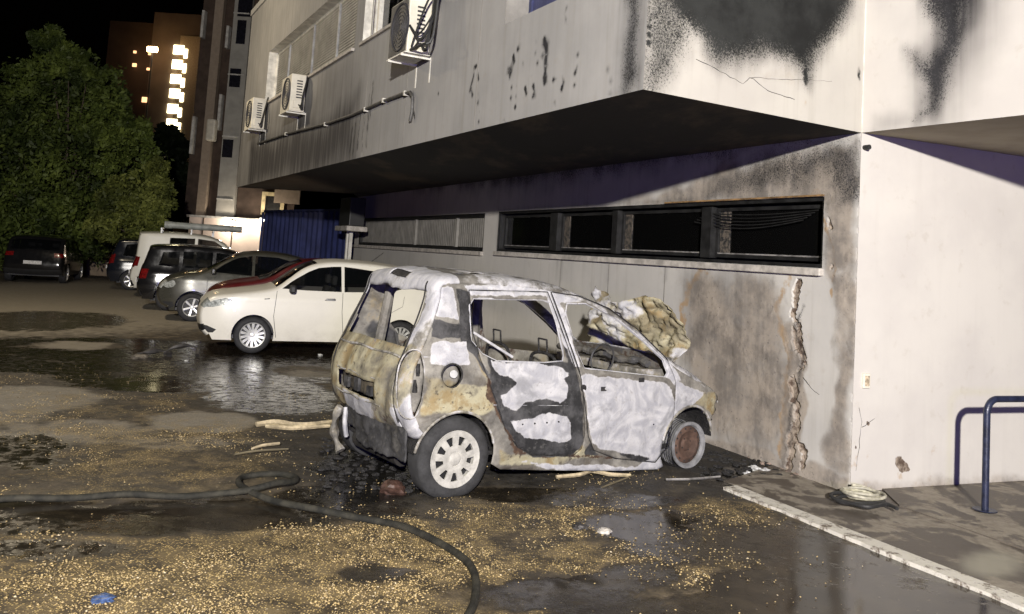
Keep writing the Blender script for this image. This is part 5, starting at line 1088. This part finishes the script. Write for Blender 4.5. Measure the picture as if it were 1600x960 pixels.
# handrail
B0 = gp(1539, 797, .047); rr = ray(1543, 622); tt = np.hypot(*B0[:2]) / np.hypot(*rr[:2]); zt = H_ + rr[2] * tt
dr = PR.d; e0 = np.array([B0[0], B0[1], 0])
t0 = np.array([dr[0], dr[1], -.0])
path = [e0 + [0, 0, .04], e0 + [0, 0, zt - .12]] + [e0 + dr * .11 * (1 - math.cos(w)) + np.array([0, 0, zt - .12 + .11 * math.sin(w)]) for w in np.linspace(0, math.pi / 2, 8)] + [e0 + dr * 1.9 + [0, 0, zt - .01], e0 + dr * 2.0 + [0, 0, zt - .04], e0 + dr * 2.03 + [0, 0, zt - .14], e0 + dr * 2.03 + [0, 0, .04]]
rail = empty('handrail', tuple(e0), 'dark blue tubular handrail standing on the pavement in front of the white wall', 'handrail')
MB().tube(path, .0265, 16).build('rail_tube', M['blue_rail'], rail, smooth=True, world=True)
for q in (0, 2.03):
    c = e0 + dr * q; m = MB(); m.lathe([(.045, .0), (.052, .03), (.052, .085), (.047, .09)], 20, axis='z', c=(c[0], c[1], 0)); m.build('foot_plate', M['blue_rail'], rail, smooth=True, world=True)
# cable coil by the corner
def coil(cx, cy, rx, ry, turns, r, mat, seed, z0=.06):
    random.seed(seed); P = []
    c = gp(cx, cy, .05); ax = gp(cx + 10, cy, .05) - c; ax /= np.linalg.norm(ax); ay = np.array([-ax[1], ax[0], 0])
    for k in range(int(turns * 22)):
        w = 2 * math.pi * k / 22; f = 1 + .13 * math.sin(w * .37 + seed) ; P.append(c + ax * rx * f * math.cos(w) + ay * ry * f * math.sin(w + .2 * math.sin(w * .5)) + np.array([.02 * math.sin(w * .21), 0, z0 - .05 + .012 * (k / 22) * .8 + .008 * math.sin(w * 1.7)]))
    return MB().tube(P, r, 8), P
mm, P = coil(1346, 776, .15, .135, 4.3, .0125, None, 3, .055); t = mm.build('garden_hose_coil', simple('pale_hose_rubber', (.38, .36, .28), .6, 0, .35, 20), smooth=True); tag(t, 'pale coiled hose lying at the foot of the white wall corner', 'hose coil')
mm, P = coil(1338, 782, .19, .13, 1.6, .015, None, 5, .05); e1 = P[-1]; mm.tube(crom([e1, gp(1352, 792, .07), gp(1370, 791, .07), gp(1385, 788, .07), gp(1402, 795, .07)], .03), .015, 8)
t = mm.build('rubber_hose', M['cable'], smooth=True); tag(t, 'black rubber hose curled under the pale coil beside the wall corner', 'hose')
# wood splinters
def stick(name, pts, w, label, mat=None, z=.03, grp=None):
    P = [gp(x, y) + [0, 0, z + .01 * math.sin(k)] for k, (x, y) in enumerate(pts)]; P = crom(P, .06); n = len(P)
    r = [w * (.65 + .35 * math.sin(math.pi * min(1, max(0, k / n)) * .9 + .4) + .15 * random.random()) for k in range(n)]
    o = MB().tube(P, r, 5).build(name, mat or M['wood']); tag(o, label, 'wood', grp); return o
stick('wood_plank', [(400, 668), (430, 666), (470, 671), (517, 664)], .028, 'long pale split plank behind the wreck, further one of the pair')
stick('wood_plank', [(415, 671), (455, 675), (515, 672)], .02, 'thin pale split plank lying just in front of the long one behind the wreck')
stick('wood_stick', [(393, 707), (410, 703), (436, 700)], .013, 'short broken stick on dark ground between hose loop and planks')
stick('wood_stick', [(366, 716), (400, 712), (450, 709)], .009, 'thin dark twig in front of the short broken stick', simple('wet_stick', (.12, .10, .06), .7))
stick('wood_stick', [(869, 751), (905, 749), (925, 743), (950, 747), (985, 747)], .017, 'pale bent stick lying beside the sill of the burnt car')
stick('wood_stick', [(940, 768), (975, 756), (990, 750)], .008, 'thin brown stick angled away from the wreck sill', simple('wet_stick', (.12, .10, .06), .7))
stick('wood_stick', [(1040, 755), (1080, 756), (1125, 752)], .010, 'flat grey strip on the ground by the front rim of the wreck', M['rail_l'])
# lumps
def lump(name, x, y, r, label, cat, mat, flatn=.55, seed=1, sub=3, dz=0, ax=1.0):
    bm = bmesh.new(); bmesh.ops.create_icosphere(bm, subdivisions=sub, radius=1)
    c = gp(x, y); V = np.array([v.co[:] for v in bm.verts]); n = fbm(V[:, 0] * 1.7 + seed, V[:, 1] * 1.7 + V[:, 2] * 2, seed) + .5 * fbm(V[:, 0] * 5 + seed, V[:, 1] * 5 + V[:, 2] * 4, seed + 5)
    V = V * (.35 + 1.0 * n)[:, None] * r; V[:, 2] *= flatn; V[:, 0] *= ax
    F_s = [[v.index for v in f.verts] for f in bm.faces]; bm.free()
    o = mesh(name, V, F_s, mat); o.location = (c[0], c[1], .25 * r * flatn + dz); tag(o, label, cat); return o
lump('brick_lump', 612, 768, .085, 'wet reddish brick lump beside the flattened rear tyre', 'brick', M['brick'], .7, 4)
lump('blue_wrapper', 163, 937, .05, 'small crumpled blue wrapper on the gravel near the lower left', 'wrapper', simple('blue_wrapper_film', (.06, .10, .22), .35, 0, .4, 30, .6), .35, 9)
def rags(name, pts, label, cat, mat, r=.09, fl=.4, seed=0):
    m = MB(); random.seed(seed)
    for k, (x, y, s_) in enumerate(pts):
        bm = bmesh.new(); bmesh.ops.create_icosphere(bm, subdivisions=2, radius=1); V = np.array([v.co[:] for v in bm.verts]); n = fbm(V[:, 0] * 2 + k, V[:, 1] * 2 + V[:, 2] * 2, seed + k); c = gp(x, y)
        V = V * (.3 + n)[:, None] * r * s_; V[:, 2] *= fl; V = V + [c[0], c[1], .3 * r * s_ * fl]; m.add(V, [[v.index for v in f.verts] for f in bm.faces]); bm.free()
    o = m.build(name, mat); tag(o, label, cat); return o
rags('ash_heap', [(500 + 190 * random.random(), 685 + 85 * random.random(), .25 + .8 * random.random()) for k in range(260)], 'heap of black charred remains under the tail of the wreck', 'ash heap', M['char'], .045, .45, 3)['kind'] = 'stuff'
rags('charred_debris', [(1095 + 130 * random.random(), 708 + 42 * random.random(), .2 + .6 * random.random()) for k in range(90)], 'charred crumbs between the front rim and the scorched wall', 'debris', M['char'], .07, .4, 23)['kind'] = 'stuff'
rags('rubble', [(1130 + 110 * t + 8 * random.random(), 690 + 50 * t + 10 * random.random(), .2 + .6 * random.random()) for t in np.linspace(0, 1, 60)], 'crumbled plaster fallen along the foot of the scorched wall', 'rubble', simple('fallen_plaster', (.20, .15, .12), .9, 0, .6, 14, .6), .055, .6, 33)['kind'] = 'stuff'
for i, (x, y, r_, l) in enumerate(((1178, 733, .055, 'white ash flake nearest the front rim of the wreck'), (1196, 737, .05, 'white ash flake beside the kerb end, right of its twin'), (1168, 740, .035, 'small white ash flake left of the kerb end'))): lump('ash_flake', x, y, r_, l, 'ash flake', simple('white_ash', (.5, .5, .5), .9, 0, .4, 30), .4, 40 + i)
bdm = simple('burnt_trim', (.035, .032, .03), .55, .1, .6, 14, .6)
def arcpiece(name, x, y, r, a0, a1, th, label, mat, up=.12):
    c = gp(x, y); P = [(c[0] + r * math.cos(w), c[1] + .1 * math.sin(2 * w), .02 + up * math.sin((w - a0) / (a1 - a0) * math.pi)) for w in np.linspace(a0, a1, 14)]
    o = MB().tube(P, [th * (.6 + .4 * math.sin(k * .9 + 1)) for k in range(14)], 6).build(name, mat, smooth=True); tag(o, label, 'car debris'); return o
arcpiece('burnt_trim_piece', 283, 556, .24, 0, 2.8, .04, 'curved black burnt trim piece standing on the wet ground in front of the white hatchback', bdm, .13)
arcpiece('burnt_trim_piece', 240, 556, .22, .3, 2.6, .05, 'low burnt trim piece lying left of the curved one on the wet ground', bdm, .05)
lump('burnt_chunk', 218, 559, .10, 'pale scorched chunk at the left end of the trim pieces', 'car debris', simple('pale_scorched', (.16, .14, .11), .8, 0, .4, 15), .4, 55)
lump('burnt_chunk', 905, 825, .05, 'small dark clod on the gravel in front of the sill', 'car debris', bdm, .5, 58)
lump('litter_scrap', 500, 555, .035, 'white scrap of litter under the front of the white hatchback', 'litter', simple('white_litter', (.6, .6, .58), .7), .4, 60)
lump('litter_scrap', 291, 564, .025, 'tiny white scrap by the curved burnt trim piece', 'litter', simple('white_litter', (.6, .6, .58), .7), .4, 61)
lump('stone', 945, 832, .04, 'pale stone on the gravel by the reflecting puddle', 'stone', M['sill'], .5, 62)
# ---------------------------------------------------------------- gate, post, wall block at the end of the building
gA = PW.at(LW, 0) + np.array([-.05, .3, 0]); gB = dp(408, 400, 27.2); gB[2] = 0; PGt = Plane(gA, math.atan2(*(gB - gA)[:2])); LG2 = float(np.hypot(*(gB - gA)[:2]))
gate = empty('corrugated_gate', tuple(gA), 'tall dark blue corrugated metal gate closing the gap beside the office building', 'gate')
n = int(LG2 / .09); V = []; Fc = []
for k in range(n + 1):
    o_ = .03 * (1 if (k // 2) % 2 else -1); V += [PGt.at(k * LG2 / n, .05, o_), PGt.at(k * LG2 / n, 2.72, o_)]
    if k: Fc.append((2 * k - 2, 2 * k, 2 * k + 1, 2 * k - 1))
mesh('sheet', V, Fc, M['blue_sheet'], gate, world=True)
MB().wbox(PGt, 0, LG2, 2.72, 2.78, -.04, .04).build('top_rail', M['blue_sheet'], gate, world=True)
for q in (.02, LG2 / 2, LG2 - .05): MB().wbox(PGt, q, q + .06, 0, 2.72, .035, .09).build('stile', M['blue_sheet'], gate, world=True)
pst = empty('lamp_post', tuple(PW.at(15.2, 0, .45)), 'twin white posts with a flat cap slab against the end of the office wall', 'post')
pa, pz = PW.px(543, 380, .45)
MB().wbox(PW, pa - .06, pa + .02, 0, 2.15, .42, .50).build('post', M['frame_white'], pst, world=True); MB().wbox(PW, pa - .30, pa - .22, 0, 2.15, .42, .50).build('post', M['frame_white'], pst, world=True)
MB().wbox(PW, pa - .75, pa + .35, 2.15, 2.27, .2, .7).build('cap_slab', M['sill'], pst, bevel=.02, world=True)
MB().wbox(PW, pa - .62, pa + .3, 2.27, 2.95, .25, .62).build('meter_box', M['blackpl'], pst, bevel=.02, world=True)
# ---------------------------------------------------------------- residential block, tower, trees, low wall
PB = Plane(dp(300, 330, 40) * [1, 1, 0], math.pi / 2, -1)
rb = empty('apartment_block', tuple(PB.at(0, 0)), 'apartment block with beige pilaster, brown brick and dark square windows behind the gate', 'building')
px = lambda x, y: PB.px(x, y)
brn = simple('brown_brick_panel', (.070, .048, .036), .9, 0, .3, 2, .3); bei = simple('beige_pilaster', (.30, .24, .185), .85, 0, .1); gry = simple('grey_balcony_render', (.34, .33, .30), .85, 0, .12, 2); pnk = simple('pink_ground_floor_render', (.62, .52, .46), .85, 0, .08, 1.5); wht = simple('white_trim', (.5, .49, .46), .8)
def col(name, x0, x1, yref, mat, off, z0=2.75, z1=16.5, y1=None):
    a0, a1 = px(x0, yref)[0], px(x1, yref)[0]; o = MB().wbox(PB, a0, a1, z0, z1, -.6 if off < .2 else 0, off); return o.build(name, mat, rb, world=True)
col('brick_panel', 300, 322, 200, brn, .0); col('pilaster', 322.5, 336, 200, bei, .35); col('brick_panel', 336.5, 352, 200, brn, .02); col('balcony_bay', 352.5, 380, 200, gry, .30); col('brick_panel', 380.5, 470, 200, brn, .0)
for y0, y1, x0, x1 in ((34, 72, 373, 387), (109, 139, 362, 379), (219, 248, 351, 367), (-20, 30, 376, 398)):
    a0, z1 = px(x0, y0); a1, z0 = px(x1, y1); ym = (y0 + y1) / 2; a0 = px(x0, ym)[0]; a1 = px(x1, ym)[0]
    f = MB().wbox(PB, a0, a1, z0, z1, .30, .315); f.build('window', simple('dark_window_glass', (.012, .012, .018), .2), rb, world=True)
for k in range(5): a0 = px(353, 200)[0]; MB().wbox(PB, a0 - .02, a0 + .75, 3.6 + k * 3.0, 3.66 + k * 3.0, .3, .36).build('ledge', wht, rb, world=True)
for x, y0, y1 in ((321, 20, 62), (359, 44, 78), (305, 184, 242), (347, 150, 205)):
    a, z1 = px(x, y0); _, z0 = px(x, y1); a = px(x, (y0 + y1) / 2)[0]; MB().wbox(PB, a - .06, a + .06, z0, z1, .05, .42).build('downpipe', wht, rb, world=True)
a0, zt_ = px(300, 337); a1 = px(415, 345)[0]
MB().wbox(PB, px(300, 360)[0], a1, -.1, 2.75, -.6, .45).build('ground_floor', pnk, rb, world=True)
MB().wbox(PB, px(298, 340)[0], a1 + .2, 2.70, 2.80, -.6, .55).build('string_course', wht, rb, world=True)
for x in (321, 367): a = px(x, 370)[0]; MB().wbox(PB, a - .03, a + .03, 0, 2.7, .45, .47).build('wall_joint', brn, rb, world=True)
a, z1 = px(411, 300); a_, z0 = px(427, 337); fo = MB(); frame(PB, a, a_ + .5, z0, z1, .18, .0, .12, fo); wo = fo.build('window', simple('yellowish_window_frame', (.62, .52, .30), .8), rb, world=True)
MB().wbox(PB, a + .18, a_ + .32, z0 + .18, z1 - .18, .02, .05).build('pane', M['frame_black'], wo, world=True)
MB().wbox(PB, px(430, 310)[0], px(470, 310)[0], px(440, 318)[1], px(440, 296)[1], .0, .2).build('wall_panel', bei, rb, world=True)
ao, az = px(338, 206); wu = MB().wbox(PB, ao - .22, ao + .2, az - .55, az + .5, .36, .8).build('air_conditioner', M['ac'], None, bevel=.08); tag(wu, 'far pale air conditioner hung high on the beige pilaster of the apartment block', 'air conditioner')
LW_ = emis('wall_lamp_glow', (1, .93, .78), 60)
for x, y, l in ((369, 350, 'small lit wall lamp on the pink ground floor, left one of two'), (414, 346, 'small lit wall lamp at the right end of the pink ground floor')):
    c = PB.at(*px(x, y), .60); wl = empty('wall_lamp', tuple(c), l, 'wall lamp', 'wall lamps on the pink ground floor')
    m = MB(); m.box(c[0] - .10, c[0] + .10, c[1] - .0, c[1] + .15, c[2] + .10, c[2] + .14); m.build('lamp_hood', M['metal'], wl, world=True)
    m = MB(); m.tube([(c[0], c[1], c[2] + .09), (c[0], c[1], c[2] - .02)], .07, 12); m.build('bulb', LW_, wl, world=True)
    lamp('wall_lamp_light', (c[0], c[1] - .35, c[2] - .1), 90, (1, .86, .68), .08)
# tower with the lit stairwell
PT = Plane(dp(250, 100, 170) * [1, 1, 0], math.pi / 2, -1); tx = lambda x, y: PT.px(x, y)
tw = empty('tower_block', tuple(PT.at(0, 0)), 'distant dark tower block with a column of lit stairwell windows', 'building')
tb1 = simple('dark_red_brick', (.07, .045, .035), .9, 0, .2, .2); tb2 = simple('brown_tower_render', (.16, .12, .10), .9, 0, .2, .2); tb3 = simple('stair_surround', (.42, .34, .25), .9)
MB().wbox(PT, tx(155, 200)[0] , tx(226, 200)[0], 0, tx(200, 34)[1], -12, 0).build('wing', tb1, tw, world=True)
MB().wbox(PT, tx(226, 200)[0], tx(324, 100)[0], 0, tx(270, 22)[1], -12, .6).build('main_wing', tb2, tw, world=True)
s0, s1 = tx(265, 150)[0] + 1.2, tx(288, 150)[0] + 1.2; MB().wbox(PT, s0 + .3, s1 + 2.2, 0, tx(290, 58)[1], .62, 1.0).build('stair_surround', tb3, tw, world=True)
GLW = emis('stairwell_light', (1, .87, .52), 7); GL2 = emis('room_light', (1, .55, .25), 2.2)
for (x, y) in ((425, 255), (418, 328), (410, 400), (405, 472), (395, 548), (390, 622), (380, 690), (370, 765)):
    x, y = x / 3.2 + 150, y / 3.2; a, z_ = tx(x, y); MB().wbox(PT, a - 1.15, a + 1.0, z_ - 1.0, z_ + .9, 1.0, 1.1).build('lit_window', GLW, tw, bevel=.35, world=True)
    a2, z2 = tx(x + 10.5, y + 6); MB().wbox(PT, a2 - .35, a2 + .35, z2 - 1.0, z2 + .9, 1.0, 1.1).build('lit_window', GLW, tw, world=True)
for (x, y, r_) in ((202, 265, .35), (275, 275, .3), (200, 330, .5), (268, 350, .35), (252, 503, .75), (500, 447, .6), (490, 543, .5)):
    a, z_ = tx(x / 3.2 + 150, y / 3.2); MB().wbox(PT, a - r_ * .8, a + r_ * .8, z_ - r_ * .7, z_ + r_ * .7, .6, .8).build('room_window', GL2, tw, world=True)
c = PT.at(*tx(258, 89), 6.0); sl_ = empty('street_lamp', (c[0], c[1], 0), 'glaring orange lamp on a tall mast before the dark tower', 'street lamp')
MB().tube([(c[0], c[1], 0), (c[0], c[1], c[2])], .15, 8).build('mast', M['blackpl'], sl_, world=True)
m = MB(); m.tube([(c[0] - .9, c[1] - .2, c[2]), (c[0] + .9, c[1] - .2, c[2])], .55, 12); m.build('lamp_head', emis('sodium_glow', (1, .62, .25), 30), sl_, smooth=True, world=True)
lamp('mast_light', (c[0], c[1] - 1.5, c[2] - 1), 200, (1, .75, .6), .6)
lamp('tower_facade_fill', (c[0] - 8, c[1] - 14, 12), 250, (1, .75, .62), 1.0)  # added light that lifts the dark tower front into view
# trees
def leaf_mat(name, a, b):
    t = NT(name); c = t.mix(t.attr('tone'), a, b); c = t.mix(t.ramp(t.noise(.7, 4), .4, .65), c, tuple(q * .6 for q in a))
    return t.fin(Base_Color=c, Roughness=.6, Specular_IOR_Level=.25)
def tree(label, cx, cy, clumps, nleaf, lsize, mat, trunk_r, cat='tree', grp=None, seed=1, name='tree'):
    rnd = np.random.RandomState(seed); t = empty(name, (cx, cy, 0), label, cat, grp)
    zc = [c[2] for c in clumps]; m = MB(); fk = min(zc) * .6 + .3
    m.tube(crom([(0, 0, -.1), (.05, .02, fk * .5), (0, .05, fk)], .3), [trunk_r * (1 - .04 * k) for k in range(len(crom([(0, 0, -.1), (.05, .02, fk * .5), (0, .05, fk)], .3)))], 10)
    m.build('trunk', M['bark'], t, smooth=True)
    m = MB()
    for (x, y, z_, r) in clumps:
        P = crom([(0, .05, fk), (x * .4, y * .4, fk + (z_ - fk) * .55), (x, y, z_ + r * .3)], .5); m.tube(P, list(np.linspace(trunk_r * .22, .012, len(P))), 6)
    m.build('limbs', M['bark'], t, smooth=True)
    C = []; T = []
    w = np.array([c[3] ** 2.2 for c in clumps]); w /= w.sum()
    ci = rnd.choice(len(clumps), nleaf, p=w); CL = np.array(clumps); n = nleaf
    d = rnd.normal(size=(n, 3)); d /= np.linalg.norm(d, axis=1)[:, None]; rad = (rnd.rand(n) ** .42) * CL[ci, 3]
    # sub-clumps make twig-sized groups and gaps
    ns = len(clumps) * 34; sc_ = rnd.choice(len(clumps), ns); sd = rnd.normal(size=(ns, 3)); sd /= np.linalg.norm(sd, axis=1)[:, None]; SCn = CL[sc_, :3] + sd * (CL[sc_, 3] * rnd.uniform(.55, 1.08, ns))[:, None]
    si = rnd.randint(0, ns, n); pos = SCn[si] + rnd.normal(size=(n, 3)) * (.115 * CL[sc_[si], 3])[:, None] * [1, 1, 1.2]
    k = rnd.rand(n) < .16; pos[k] = (CL[ci, :3] + d * rad[:, None])[k]
    a = rnd.normal(size=(n, 3)); a /= np.linalg.norm(a, axis=1)[:, None]; b = np.cross(a, rnd.normal(size=(n, 3))); b /= np.linalg.norm(b, axis=1)[:, None]
    s = lsize * rnd.uniform(.5, 1.3, n)[:, None]
    V = np.stack([pos - a * s, pos + b * s * .45, pos + a * s, pos - b * s * .45], 1).reshape(-1, 3); q = np.arange(n)[:, None] * 4 + np.arange(4)
    mesh('crown', V, q, mat, t, dict(tone=np.repeat(np.clip(.5 * rnd.rand(n) + .5 * (rnd.rand(ns)[si]), 0, 1), 4)))
    return t
M['bark'] = simple('bark', (.07, .055, .04), .9, 0, .4, 10, .8, 30)
Gd = leaf_mat('dark_green_leaves', (.035, .055, .012), (.135, .175, .035)); Go = leaf_mat('olive_leaves', (.05, .065, .014), (.19, .21, .05)); Gk = leaf_mat('black_green_leaves', (.008, .014, .006), (.02, .03, .01))
def crownpx(cx, Y, blobs):     # px discs -> clumps relative to the trunk
    b0 = dp(cx, 400, Y); out = []
    for x, y, r in blobs:
        p = dp(x, y, Y); rr_ = r / (F_ / Y); out.append((p[0] - b0[0], (random.random() - .5) * 2.2, p[2], rr_))
    return b0, out
random.seed(5)
b0, cl = crownpx(95, 31, [(95, 110, 48), (50, 140, 50), (135, 150, 50), (20, 190, 60), (85, 190, 70), (160, 200, 45), (190, 235, 40), (-30, 190, 60), (40, 260, 80), (120, 270, 75), (185, 290, 60), (-20, 280, 70), (60, 335, 70), (140, 350, 60), (0, 350, 60), (215, 330, 40), (130, 105, 24), (150, 125, 22), (85, 70, 22), (60, 95, 30), (200, 210, 25)])
tree('large dense green tree filling the left side behind the parked cars', b0[0], b0[1], cl, 100000, .11, Gd, .28, seed=3)
b0, cl = crownpx(225, 28, [(215, 305, 30), (238, 292, 20), (255, 320, 26), (205, 340, 36), (240, 345, 32), (265, 340, 20), (228, 262, 18), (180, 355, 26), (190, 320, 24)])
tree('smaller olive-tinted tree at the right edge of the large one', b0[0], b0[1], cl, 26000, .085, Go, .12, seed=4)
for x, Y, bl, l in ((262, 60, [(250, 215, 22), (262, 240, 24), (270, 280, 30), (255, 320, 30), (280, 320, 24), (290, 275, 18)], 'nearly black tree silhouette between the tower and the apartment block'), (150, 55, [(150, 330, 60), (190, 300, 40), (90, 330, 60), (40, 330, 60)], 'dark tree standing behind the large green one')):
    b0, cl = crownpx(x, Y, bl); tree(l, b0[0], b0[1], cl, 7000, .35, Gk, .2, seed=x)
# low wall behind the cars and dry weeds
A = gp(60, 432); B = gp(330, 430); A = dp(92, 436, 33.5); B = dp(300, 430, 33.5); A[2] = B[2] = 0
PL = Plane(A, math.atan2(*(B - A)[:2]), -1); lw = MB().wbox(PL, 0, float(np.hypot(*(B - A)[:2])), -.1, .62, -.2, 0).build('low_wall', simple('beige_low_wall', (.26, .20, .14), .9, 0, .3, 2, .5)); tag(lw, 'low beige boundary wall under the trees behind the parked cars', 'wall')
